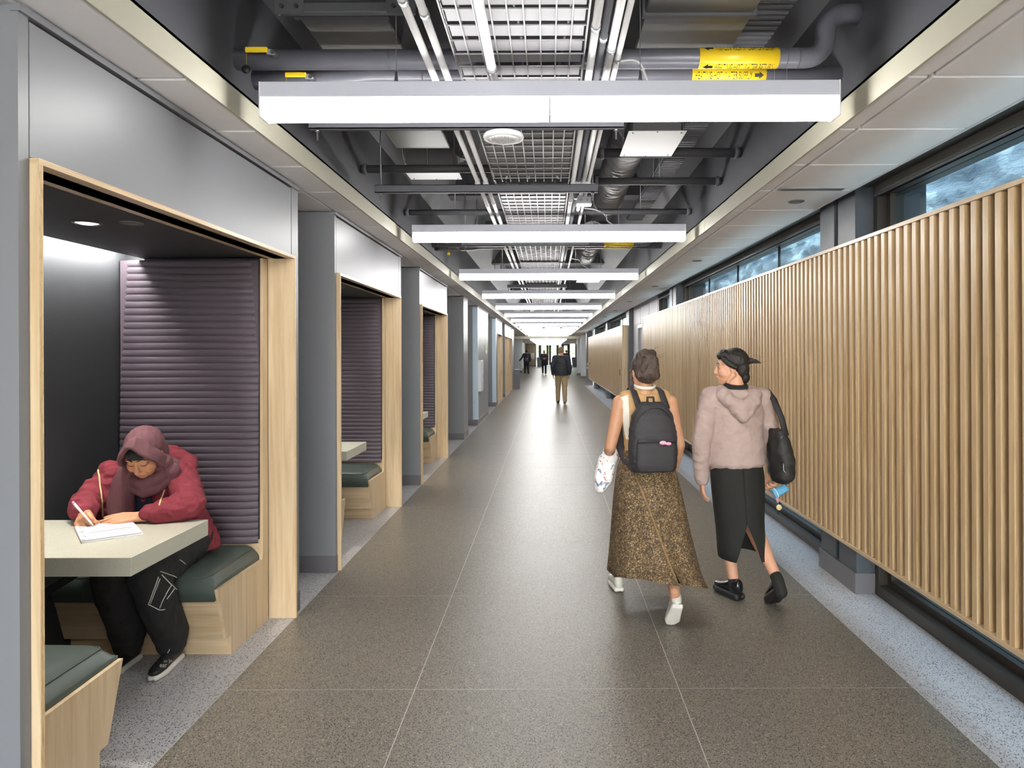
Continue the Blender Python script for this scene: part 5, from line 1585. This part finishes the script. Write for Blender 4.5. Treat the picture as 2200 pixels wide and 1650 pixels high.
# ---- woman with the backpack
def backpack_woman():
    k = 0.985; loc = Vector((0.605, 4.33, 0)); rz = 0.10
    legs = [dict(k=(-0.10, 0.22, 0.47), a=(-0.11, 0.32, 0.085), h=(-0.11, 0.27, 0.0), t=(-0.115, 0.51, 0.0)),
            dict(k=(0.085, -0.02, 0.46), a=(0.075, -0.40, 0.24), h=(0.075, -0.455, 0.165), t=(0.078, -0.305, 0.0), up=(0, -0.6, 0.8))]
    arms = [dict(e=(-0.225, 0.00, 1.02), w=(-0.20, 0.20, 0.93), d=(0.1, 0.9, -0.35), n=(-0.9, 0.1, 0.0), s=(0.1, 0.3, 0.9), curl=(0.7, 0.75, 0.8, 0.85)),
            dict(e=(0.215, -0.03, 1.03), w=(0.20, 0.09, 0.82), d=(0.0, 0.35, -0.9), n=(0.9, -0.1, 0.0), s=(0.0, 0.9, 0.3))]
    b = Body()
    R, Hc, P = person_body(b, k, legs, arms, (0.10, -0.10))
    me = b.skin('person', 0.0048, 4)
    root = mkobj('person', me, 'skin_tan')
    tag(root, 'walking woman in a long leopard-print skirt and tan top, seen from behind with a backpack', 'person')
    # tan top
    b = Body()
    b.loft([((0, 0, .88), .158, .116), ((0, 0.003, 1.0), .130, .100), ((0, .006, 1.10), .137, .101), ((0, .003, 1.22), .158, .107), ((0, -.002, 1.30), .150, .092), ((0, -.006, 1.338), .112, .066)])
    for s in (-1, 1): b.chain([((s * 0.07, -0.02, 1.335), 0.038), ((s * 0.12, -0.005, 1.318), 0.044), ((s * 0.135, 0.0, 1.27), 0.050)])
    tp = skinned('tank_top', b, 'tan_knit', root, 0.006, 5, [(0.003, 10, 10, 16, 1.0)])
    # white panel over the left shoulder
    tb = bvh_of(tp.data)
    patch_on(tb, ((-0.168, -1, 1.315), (-0.118, -1, 1.335), (-0.108, -1, 1.06), (-0.126, -1, 1.06)), (0, 1, 0), 0.004).build('white_strap', 'cream_cloth', root, local=True)
    b = B(); b.tube([(0.060 * math.cos(t), 0.004 + 0.060 * math.sin(t), 1.388 + 0.014 * math.sin(t)) for t in [2 * PI * i / 28 for i in range(28)]], 0.0095, 8, closed=True, flat=1.2)
    b.build('choker', 'cream_cloth', root, local=True)
    # skirt
    zs = [0.99, 0.94, 0.88, 0.80, 0.70, 0.58, 0.46, 0.34, 0.23, 0.15]
    rings = []
    for i, z in enumerate(zs):
        f = i / (len(zs) - 1)
        rx = 0.132 + 0.045 * min(1, i / 2) + 0.145 * max(0, f - 0.2) ** 1.0
        ry = 0.105 + 0.035 * min(1, i / 2) + 0.30 * max(0, f - 0.15) ** 1.1
        rings.append(((0.055 * f * f, -0.085 * f, z + 0.0), rx, ry * 1.06))
    def fold(t, i):
        f = i / 9
        return 1 + 0.035 * f * math.sin(7 * t + 1.2 * f) + 0.02 * f * math.sin(13 * t + 2)
    g = shell_skirt(rings, 110, fold)
    g.v = [(x, y, z + (0.115 * max(0, -math.sin(math.atan2(y + 0.08, x - 0.05))) ** 1.5 if z < 0.34 else 0) * (0.34 - z) / 0.19 + max(0, 0.4 - z) / 0.25 * (0.045 - 0.16 * x)) for (x, y, z) in g.v]
    g.build('skirt', 'leopard', root, local=True)
    # the wrap seam of the skirt
    sb = BVHTree.FromPolygons([Vector(v) for v in g.v], g.f)
    seam = []
    for i in range(14):
        f = i / 13
        q = on_surface(sb, (-0.10 + 0.20 * f, -2, 0.86 - 0.66 * f), (0, 1, 0), 0.003)
        if q: seam.append(q)
    if len(seam) > 2: B().tube(seam, 0.009, 6).build('wrap_seam', 'seam_brown', root, local=True)
    # shoes
    for s, l in ((-1, legs[0]), (1, legs[1])):
        bu, bs = Body(), Body()
        up = Vector((0, 0, 1)) if s < 0 else Vector((0, -0.6, 0.8))
        shoe(bu, bs, l['h'], Vector(l['h']) + (Vector(l['t']) - Vector(l['h'])).normalized() * 0.25, up, 0.042, 0.078, 0.016)
        for bb in (bu, bs): bb.v = [(x, y, max(z, 0.002)) for (x, y, z) in bb.v]
        sh = skinned('shoe', bu, 'white_leather', root, 0.005, 4); skinned('sole', bs, 'sole_white', sh, 0.005, 3)
    # hair: twisted updo
    b = Body()
    E = lambda c, r: b.ell(P(*c), r, 20, 14, R)
    E((0, -0.022, 0.040), (0.083, 0.092, 0.084)); E((0, -0.055, -0.005), (0.075, 0.062, 0.075)); E((0.012, -0.082, 0.045), (0.055, 0.042, 0.062)); E((-0.018, -0.060, 0.098), (0.046, 0.050, 0.040)); E((0.03, -0.05, 0.105), (0.034, 0.04, 0.03))
    b.chain([(P(-0.078, 0.01, 0.0), 0.016), (P(-0.085, 0.012, -0.05), 0.010), (P(-0.088, 0.005, -0.09), 0.005)])
    for s in (-1, 1): b.chain([(P(s * 0.05, -0.075, -0.03), 0.028), (P(s * 0.03, -0.098, 0.03), 0.026), (P(-s * 0.01, -0.10, 0.085), 0.022)])
    hr = skinned('hair', b, 'hair_brown', root, 0.0048, 3, [(0.0035, 30, 30, 18, 5.0), (0.002, 80, 80, 40, 2.0)])
    strands(hr, P, [[(0.05, -0.09, 0.09), (0.09, -0.10, 0.10), (0.12, -0.09, 0.115)], [(0.05, -0.09, 0.08), (0.09, -0.09, 0.085), (0.115, -0.08, 0.10)], [(0.06, -0.06, -0.04), (0.10, -0.05, -0.06), (0.15, -0.03, -0.045)],
                    [(-0.08, 0.0, -0.06), (-0.10, 0.0, -0.08), (-0.105, 0.0, -0.12)], [(0.04, -0.07, 0.13), (0.07, -0.07, 0.15), (0.10, -0.06, 0.148)]], 'hair_brown')
    place(root, loc, rz)
    # backpack
    t = thing('backpack', 'black backpack with a pink bow charm worn by the woman in the leopard skirt', 'backpack', tuple(loc))
    b = Body()
    b.loft([((0.0, -0.185, 0.885), .128, .055), ((0.0, -0.19, 0.91), .142, .072), ((0.0, -0.195, 1.0), .146, .082), ((0.0, -0.19, 1.12), .142, .078), ((0.0, -0.18, 1.22), .122, .066), ((0.0, -0.172, 1.275), .090, .048), ((0.0, -0.168, 1.298), .055, .028)], 32, 2.8)
    bm_ = b.skin('main_body', 0.006, 6, 0.5, [(0.004, 8, 8, 18, 1.0)])
    mb = mkobj('main_body', bm_, 'pack_black', t)
    b = Body(); b.loft([((0.0, -0.262, 0.895), .105, .022), ((0.0, -0.266, 0.93), .118, .026), ((0.0, -0.268, 1.04), .118, .026), ((0.0, -0.258, 1.085), .108, .016)], 28, 3.0)
    fp = skinned('front_pocket', b, 'pack_black', t, 0.005, 5)
    B().tube([(-0.115, -0.284, 1.068), (0.0, -0.288, 1.076), (0.115, -0.284, 1.068)], 0.0035, 6).build('zip', 'black_rubber', fp, local=True)
    B().tube([(0.0 + 0.118 * math.cos(a), -0.262 + 0.03 * abs(math.cos(a)), 1.12 + 0.15 * math.sin(a)) for a in [PI * i / 16 for i in range(17)]], 0.0035, 6).build('zip', 'black_rubber', mb, local=True)
    for s in (-1, 1):
        x = s * 0.085
        pts = [(x + 0.02, -0.13, 1.255), (x + 0.008, -0.105, 1.31), (x, -0.06, 1.362), (x, -0.01, 1.370), (x * 1.05, 0.05, 1.345), (x * 1.2, 0.105, 1.25), (x * 1.5, 0.11, 1.12), (x * 1.75, 0.05, 1.0), (x * 1.6, -0.06, 0.93), (x * 1.35, -0.13, 0.92)]
        B().tube(pts, 0.026, 10, flat=0.32).build('shoulder_strap', 'pack_black', t, local=True)
    B().tube([(-0.02, -0.15, 1.29), (-0.018, -0.14, 1.325), (0.018, -0.14, 1.325), (0.02, -0.15, 1.29)], 0.008, 8).build('grab_loop', 'pack_black', t, local=True)
    ch = B(); ch.ell((0.035, -0.296, 1.068), (0.021, 0.009, 0.012)).ell((0.068, -0.296, 1.062), (0.018, 0.008, 0.010)).ell((0.05, -0.298, 1.064), (0.008, 0.008, 0.007))
    ch.build('bow_charm', 'pink', fp, local=True)
    place(t, loc, rz)
    # floral pouch under her left arm
    t = thing('floral_pouch', 'white floral fabric pouch held under the arm of the woman with the backpack', 'bag', tuple(loc))
    b = Body(); b.chain([((-0.175, 0.13, 0.99), 0.045), ((-0.22, 0.10, 0.90), 0.060), ((-0.255, 0.07, 0.80), 0.056), ((-0.27, 0.06, 0.755), 0.042)])
    skinned('pouch_body', b, 'floral', t, 0.006, 5, [(0.006, 14, 14, 10, 2.0)])
    B().tube([(-0.165, 0.10, 1.03), (-0.20, 0.09, 0.97), (-0.225, 0.075, 0.955)], 0.006, 6).build('pouch_tie', 'cream_cloth', t, local=True)
    place(t, loc, rz)
backpack_woman()

# ---- woman in the mauve hoodie looking left
def hoodie_woman():
    k = 1.0; loc = Vector((1.222, 4.50, 0)); rz = 0.05
    legs = [dict(k=(-0.055, 0.07, 0.46), a=(-0.02, -0.01, 0.095), h=(0.005, -0.075, 0.0), t=(-0.085, 0.15, 0.0)),
            dict(k=(0.105, 0.02, 0.47), a=(0.165, -0.27, 0.205), h=(0.17, -0.325, 0.125), t=(0.175, -0.14, 0.0), up=(0, -0.65, 0.76))]
    arms = [dict(e=(-0.235, -0.02, 1.02), w=(-0.225, 0.01, 0.765), d=(0.08, 0.1, -1), n=(-1, 0, 0), s=(0.0, 1, 0)),
            dict(e=(0.245, 0.03, 1.04), w=(0.265, 0.05, 0.81), d=(0.0, -0.2, -0.95), n=(0.9, 0.1, 0.3), s=(0.0, 0.6, 0.6), curl=(0.8, 0.85, 0.9, 0.95))]
    b = Body()
    R, Hc, P = person_body(b, k, legs, arms, (1.28, -0.04), hx=-0.025)
    Hc = Hc
    me = b.skin('person', 0.0045, 4)
    bv = bvh_of(me)
    root = mkobj('person', me, 'skin_light')
    tag(root, 'walking woman in a mauve hooded sweatshirt and black midi skirt, head turned left', 'person')
    face_marks(root, bv, Hc, R, 1.0, Vector((0, 0, 0)), eyes='open')
    # sweatshirt with hood lying on the back
    b = Body()
    b.loft([((0, 0, .850), .165, .125), ((0, 0.0, .88), .185, .145), ((0, 0.0, .97), .180, .142), ((0, .004, 1.10), .172, .130), ((0, 0, 1.22), .180, .125), ((0, -.004, 1.305), .165, .100), ((0, -.006, 1.35), .105, .072)])
    for s, a in ((-1, arms[0]), (1, arms[1])): sleeve(b, k, a, s, 0.070, 0.058, 0.040, 0, 0.97)
    b.chain([((-0.10, 0.0, 1.345), 0.034), ((-0.105, -0.07, 1.325), 0.040), ((-0.075, -0.115, 1.28), 0.042), ((0, -0.130, 1.245), 0.046), ((0.075, -0.115, 1.28), 0.042), ((0.105, -0.07, 1.325), 0.040), ((0.10, 0.0, 1.345), 0.034)])
    b.chain([((-0.055, -0.125, 1.24), 0.030), ((0, -0.142, 1.185), 0.036), ((0.055, -0.125, 1.24), 0.030)])
    hd_ = skinned('hooded_sweatshirt', b, 'mauve_fleece', root, 0.0058, 6, [(0.007, 6, 8, 9, 3.0), (0.003, 18, 18, 24, 8.0)])
    for q in (0, 1, 2):
        pass
    b = B(); b.tube([(0.058 * math.cos(t), 0.002 + 0.060 * math.sin(t), 1.375 + 0.012 * math.sin(t)) for t in [2 * PI * i / 28 for i in range(28)]], 0.022, 8, closed=True)
    b.build('black_collar', 'black_knit', root, local=True)
    # skirt with back slit
    zs = [0.905, 0.86, 0.80, 0.72, 0.62, 0.52, 0.46, 0.40, 0.34, 0.29]
    rx = [.160, .168, .174, .172, .165, .156, .153, .151, .150, .148]; ry = [.124, .132, .138, .142, .150, .158, .165, .172, .178, .182]
    rings = [((0.01 * i / 9, -0.008 * i, z), rx[i], ry[i]) for i, z in enumerate(zs)]
    g = shell_skirt(rings, 90, lambda t, i: 1 + 0.012 * math.sin(5 * t + i * 0.4), lambda i: max(0.0, (i - 5) * 0.15))
    g.build('midi_skirt', 'black_knit', root, local=True)
    for s, l in ((-1, legs[0]), (1, legs[1])):
        bu, bs = Body(), Body()
        up = Vector((0, 0, 1)) if s < 0 else Vector((0, -0.65, 0.76))
        shoe(bu, bs, l['h'], Vector(l['h']) + (Vector(l['t']) - Vector(l['h'])).normalized() * 0.25, up, 0.046, 0.080, 0.023)
        bs.v = [(x, y, z * 1.0) for (x, y, z) in bs.v]
        for bb in (bu, bs): bb.v = [(x, y, max(z, 0.002)) for (x, y, z) in bb.v]
        sh = skinned('chunky_shoe', bu, 'black_patent', root, 0.005, 8); skinned('lug_sole', bs, 'black_rubber', sh, 0.005, 2)
        b = Body(); A = Vector(l['a']); K = Vector(l['k']); b.chain([(A + (K - A).normalized() * 0.02, 0.036), (A, 0.038), (Vector(l['h']).lerp(Vector(l['t']), 0.25) + up * 0.06, 0.038)]); skinned('sock', b, 'black_knit', root, 0.005, 2)
    # hair with low bun and ponytail tuft
    b = Body()
    E = lambda c, r: b.ell(P(*c), r, 20, 14, R)
    E((0, -0.026, 0.042), (0.083, 0.090, 0.082)); E((0, -0.066, -0.015), (0.068, 0.050, 0.068)); E((0, -0.080, -0.070), (0.046, 0.036, 0.042))
    E((0, 0.038, 0.078), (0.062, 0.050, 0.038))
    for s in (-1, 1): b.chain([(P(s * 0.066, 0.045, 0.055), 0.016), (P(s * 0.080, 0.012, 0.022), 0.016), (P(s * 0.083, -0.025, 0.000), 0.016)])
    b.chain([(P(0, -0.105, 0.034), 0.024), (P(0.0, -0.130, 0.036), 0.018), (P(0.0, -0.160, 0.030), 0.011), (P(0, -0.185, 0.018), 0.004)])
    hr = skinned('hair', b, 'hair_black', root, 0.0048, 3, [(0.0025, 40, 40, 20, 5.0)])
    strands(hr, P, [[(0, -0.13, 0.05), (0.01, -0.17, 0.065), (0.01, -0.21, 0.05)], [(0, -0.13, 0.03), (-0.01, -0.18, 0.02), (0, -0.22, 0.03)], [(0, -0.12, 0.055), (0, -0.15, 0.075), (0, -0.19, 0.06)]], 'hair_black')
    place(root, loc, rz)
    # black shoulder bag
    t = thing('shoulder_bag', 'black shoulder bag hanging beside the woman in the mauve sweatshirt', 'bag', tuple(loc))
    b = Body()
    b.loft([((0.262, -0.075, 0.765), .040, .085), ((0.270, -0.08, 0.80), .066, .120), ((0.266, -0.08, 0.92), .068, .130), ((0.250, -0.08, 1.03), .054, .112), ((0.24, -0.08, 1.10), .034, .09)], 28, 2.4)
    bb_ = skinned('bag_body', b, 'bag_black', t, 0.006, 6, [(0.006, 10, 10, 12, 2.0)])
    B().tube([(0.262, -0.175, 1.07), (0.245, -0.145, 1.18), (0.225, -0.075, 1.29), (0.205, -0.01, 1.345), (0.212, 0.03, 1.30), (0.245, 0.035, 1.18), (0.262, 0.005, 1.07)], 0.020, 10, flat=0.4).build('strap', 'bag_black', t, local=True)
    for y in (-0.175, -0.13): B().tube([(0.235, y, 1.04), (0.225, y - 0.012, 1.06), (0.245, y, 1.075)], 0.003, 5).build('buckle', 'steel', bb_, local=True)
    B().tube([(0.235, -0.20, 0.90), (0.23, -0.215, 0.86), (0.25, -0.205, 0.84)], 0.0018, 6).build('cord', 'cream_cloth', bb_, local=True)
    place(t, loc, rz)
    # blue cup with straps of a pink key fob below
    t = thing('blue_cup', 'light blue cup carried low beside the black shoulder bag', 'cup', tuple(loc))
    g = B().lathe([(0.024, 0.0), (0.026, 0.02), (0.034, 0.10), (0.036, 0.105), (0.033, 0.105)], (0, 0, 0), 24)
    M_ = Matrix.Translation((0.300, 0.16, 0.735)) @ Matrix.Rotation(2.2, 4, 'Y') @ Matrix.Translation((0, 0, -0.05))
    g.xform(Matrix.Translation((0.285, -0.02, 0.695)) @ Matrix.Rotation(-2.0, 4, 'Y') @ Matrix.Translation((0, 0, -0.05))).build('cup_wall', 'cup_blue', t, local=True)
    B().lathe([(0.0315, 0.078), (0.0325, 0.082), (0.033, 0.084)], (0, 0, 0), 24).xform(Matrix.Translation((0.285, -0.02, 0.695)) @ Matrix.Rotation(-2.0, 4, 'Y') @ Matrix.Translation((0, 0, -0.05)) @ Matrix.Scale(1.03, 4)).build('cup_band', 'white_plastic', t, local=True)
    place(t, loc, rz)
    t = thing('key_fob', 'pink ribbon key fob with a yellow disc dangling under the blue cup', 'key fob', tuple(loc))
    B().tube([(0.250, -0.02, 0.70), (0.262, -0.02, 0.66), (0.268, -0.02, 0.62)], [0.006, 0.012, 0.006], 8, flat=0.4).build('ribbon', 'pink', t, local=True)
    B().tube([(0.228, -0.02, 0.675), (0.250, -0.02, 0.65), (0.268, -0.02, 0.615)], [0.004, 0.012, 0.008], 8, flat=0.4).build('ribbon', 'pink', t, local=True)
    B().lathe([(0.001, -0.002), (0.019, -0.002), (0.019, 0.002), (0.001, 0.002)], (0, 0, 0), 20).xform(Matrix.Translation((0.276, -0.02, 0.585)) @ Matrix.Rotation(PI / 2, 4, 'X')).build('disc', 'zip_yellow', t, local=True)
    B().tube([(0.268, -0.017, 0.62), (0.268, -0.017, 0.54)], 0.0018, 5).build('cord', 'black_rubber', t, local=True)
    place(t, loc, rz)
hoodie_woman()

# ---- the man and the distant walkers
def simple_walker(label, loc, rz, k, top, bottom, shoes, hairm, skin, voxel, stride=0.3, male=True, jacket=True, armsF=False, jersey=False, swing=0.0, hairlong=False, hrot=(0, 0)):
    s2 = stride / 2
    legs = [dict(k=(-0.09, s2 * 0.55 + 0.03, 0.47), a=(-0.095, s2 * 0.8, 0.09), h=(-0.095, s2 * 0.8 - 0.05, 0), t=(-0.105, s2 * 0.8 + 0.18, 0)),
            dict(k=(0.09, 0.0, 0.47), a=(0.095, -s2, 0.115), h=(0.095, -s2 - 0.05, 0.03), t=(0.105, -s2 + 0.17, 0.0))]
    arms = [dict(e=(-0.245, -0.03, 1.05), w=(-0.235, 0.06, 0.84), d=(0.05, 0.3, -0.95), n=(-1, 0, 0), s=(0, 1, 0.2)),
            dict(e=(0.245, -0.03, 1.05), w=(0.235, 0.05, 0.84), d=(-0.05, 0.3, -0.95), n=(1, 0, 0), s=(0, 1, 0.2))]
    if swing: arms[0] = dict(e=(-0.30, -0.02, 1.08), w=(-0.45, 0.02, 0.90), d=(-0.6, 0.1, -0.8), n=(-0.8, 0, 0.6), s=(0, 1, 0.2))
    if armsF:
        arms = [dict(e=(-0.235, 0.02, 1.06), w=(-0.06, 0.24, 1.03), d=(0.8, 0.4, 0), n=(-0.3, 0.9, 0.2), s=(0, 0.2, 1), curl=(0.6,) * 4), dict(e=(0.235, 0.02, 1.06), w=(0.06, 0.24, 1.03), d=(-0.8, 0.4, 0), n=(0.3, 0.9, 0.2), s=(0, 0.2, 1), curl=(0.6,) * 4)]
    b = Body()
    R, Hc, P = person_body(b, k, legs, arms, hrot, male)
    me = b.skin('person', voxel, 3)
    root = mkobj('person', me, skin); tag(root, label, 'person')
    ex = 1.12 if male else 1.0
    b = Body()
    V = lambda c, rx, ry: ((c[0] * k, c[1] * k, c[2] * k), rx * k * ex, ry * k * ex)
    b.loft([V((0, 0, .80), .172, .130), V((0, 0, .92), .175, .135), V((0, .004, 1.08), .165, .125), V((0, 0, 1.22), .172, .120), V((0, -.004, 1.305), .150, .095), V((0, -.006, 1.36), .075, .066)])
    for s, a in ((-1, arms[0]), (1, arms[1])): sleeve(b, k, a, s, 0.075, 0.060, 0.042, 0, 0.95, 0.178 if male else 0.16)
    jk = skinned('jacket' if jacket else 'top', b, top, root, voxel * 1.2, 5, [(0.006, 6, 8, 10, 1.0)])
    b = Body()
    b.ell((0, 0, 0.86 * k), (0.155 * k, 0.12 * k, 0.10 * k))
    for s, l in ((-1, legs[0]), (1, legs[1])):
        K, A = Vector(l['k']) * k, Vector(l['a']) * k
        b.chain([(Vector((s * 0.085, 0, 0.84)) * k, 0.098 * k), (K, 0.075 * k), (K.lerp(A, 0.5), 0.066 * k), (A + Vector((0, 0, -0.02)), 0.056 * k)])
    skinned('trousers', b, bottom, root, voxel * 1.2, 5, [(0.005, 9, 9, 7, 1.0)])
    for s, l in ((-1, legs[0]), (1, legs[1])):
        bu, bs = Body(), Body(); shoe(bu, bs, l['h'], l['t'], (0, 0, 1), 0.046, 0.07)
        for bb in (bu, bs): bb.v = [(x, y, max(z, 0.002)) for (x, y, z) in bb.v]
        sh = skinned('shoe', bu, shoes, root, max(0.008, voxel), 2); skinned('sole', bs, 'sole_white' if shoes != 'black_rubber' else 'black_rubber', sh, max(0.008, voxel), 2)
    b = Body()
    b.ell(P(0, -0.020, 0.040), (0.080 * k, 0.090 * k, 0.080 * k), 20, 14, R); b.ell(P(0, -0.055, 0.0), (0.066 * k, 0.050 * k, 0.06 * k), 20, 14, R)
    if hairlong: b.ell(P(0, -0.05, 0.01), (0.088 * k, 0.085 * k, 0.10 * k), 20, 14, R)
    skinned('hair', b, hairm, root, max(0.007, voxel), 2)
    if jersey:
        jb = bvh_of(jk.data)
        for (txt, x0, z0, w_, h_) in (('17', -0.085, 1.02, 0.17, 0.18),):
            v2, f2 = text_geo(txt, h_, w_)
            pts = [on_surface(jb, (x0 + u, -1, z0 + v), (0, 1, 0), 0.004) for (u, v) in v2]
            if all(pts): g = B(); g.add(pts, f2); g.build('jersey_number', 'jersey_white', jk, local=True)
        pts = [on_surface(jb, (x, -1, z), (0, 1, 0), 0.004) for (x, z) in ((-0.10, 1.235), (0.10, 1.235), (0.10, 1.27), (-0.10, 1.27))]
        if all(pts): g = B(); g.add(pts, [(0, 1, 2, 3)]); g.build('name_bar', 'jersey_white', jk, local=True)
    place(root, loc, rz)
    return root
simple_walker('man in a black jacket and khaki trousers walking away down the middle of the hall', (0.40, 21.4, 0), 0.0, 1.10, 'black_jacket', 'khaki', 'black_rubber', 'hair_buzz', 'skin_light', 0.009, 0.42)
simple_walker('distant walker seen from behind in a black shirt with white number 17', (-1.58, 50, 0), 0.15, 1.12, 'black_jacket', 'black_cloth', 'white_leather', 'hair_black', 'skin_tan', 0.014, 0.35, True, False, jersey=True, swing=1, hairlong=True)
simple_walker('distant walker in dark clothes facing us, hands together in front', (-0.30, 50, 0), PI, 1.10, 'black_jacket', 'black_cloth', 'white_leather', 'hair_black', 'skin_tan', 0.014, 0.30, False, True, armsF=True, hairlong=True)
simple_walker('farthest walker by the doors, mostly hidden behind the man in black', (1.62, 62, 0), 0.0, 1.12, 'navy_cloth', 'navy_cloth', 'black_rubber', 'hair_black', 'skin_tan', 0.016, 0.30, True, True)
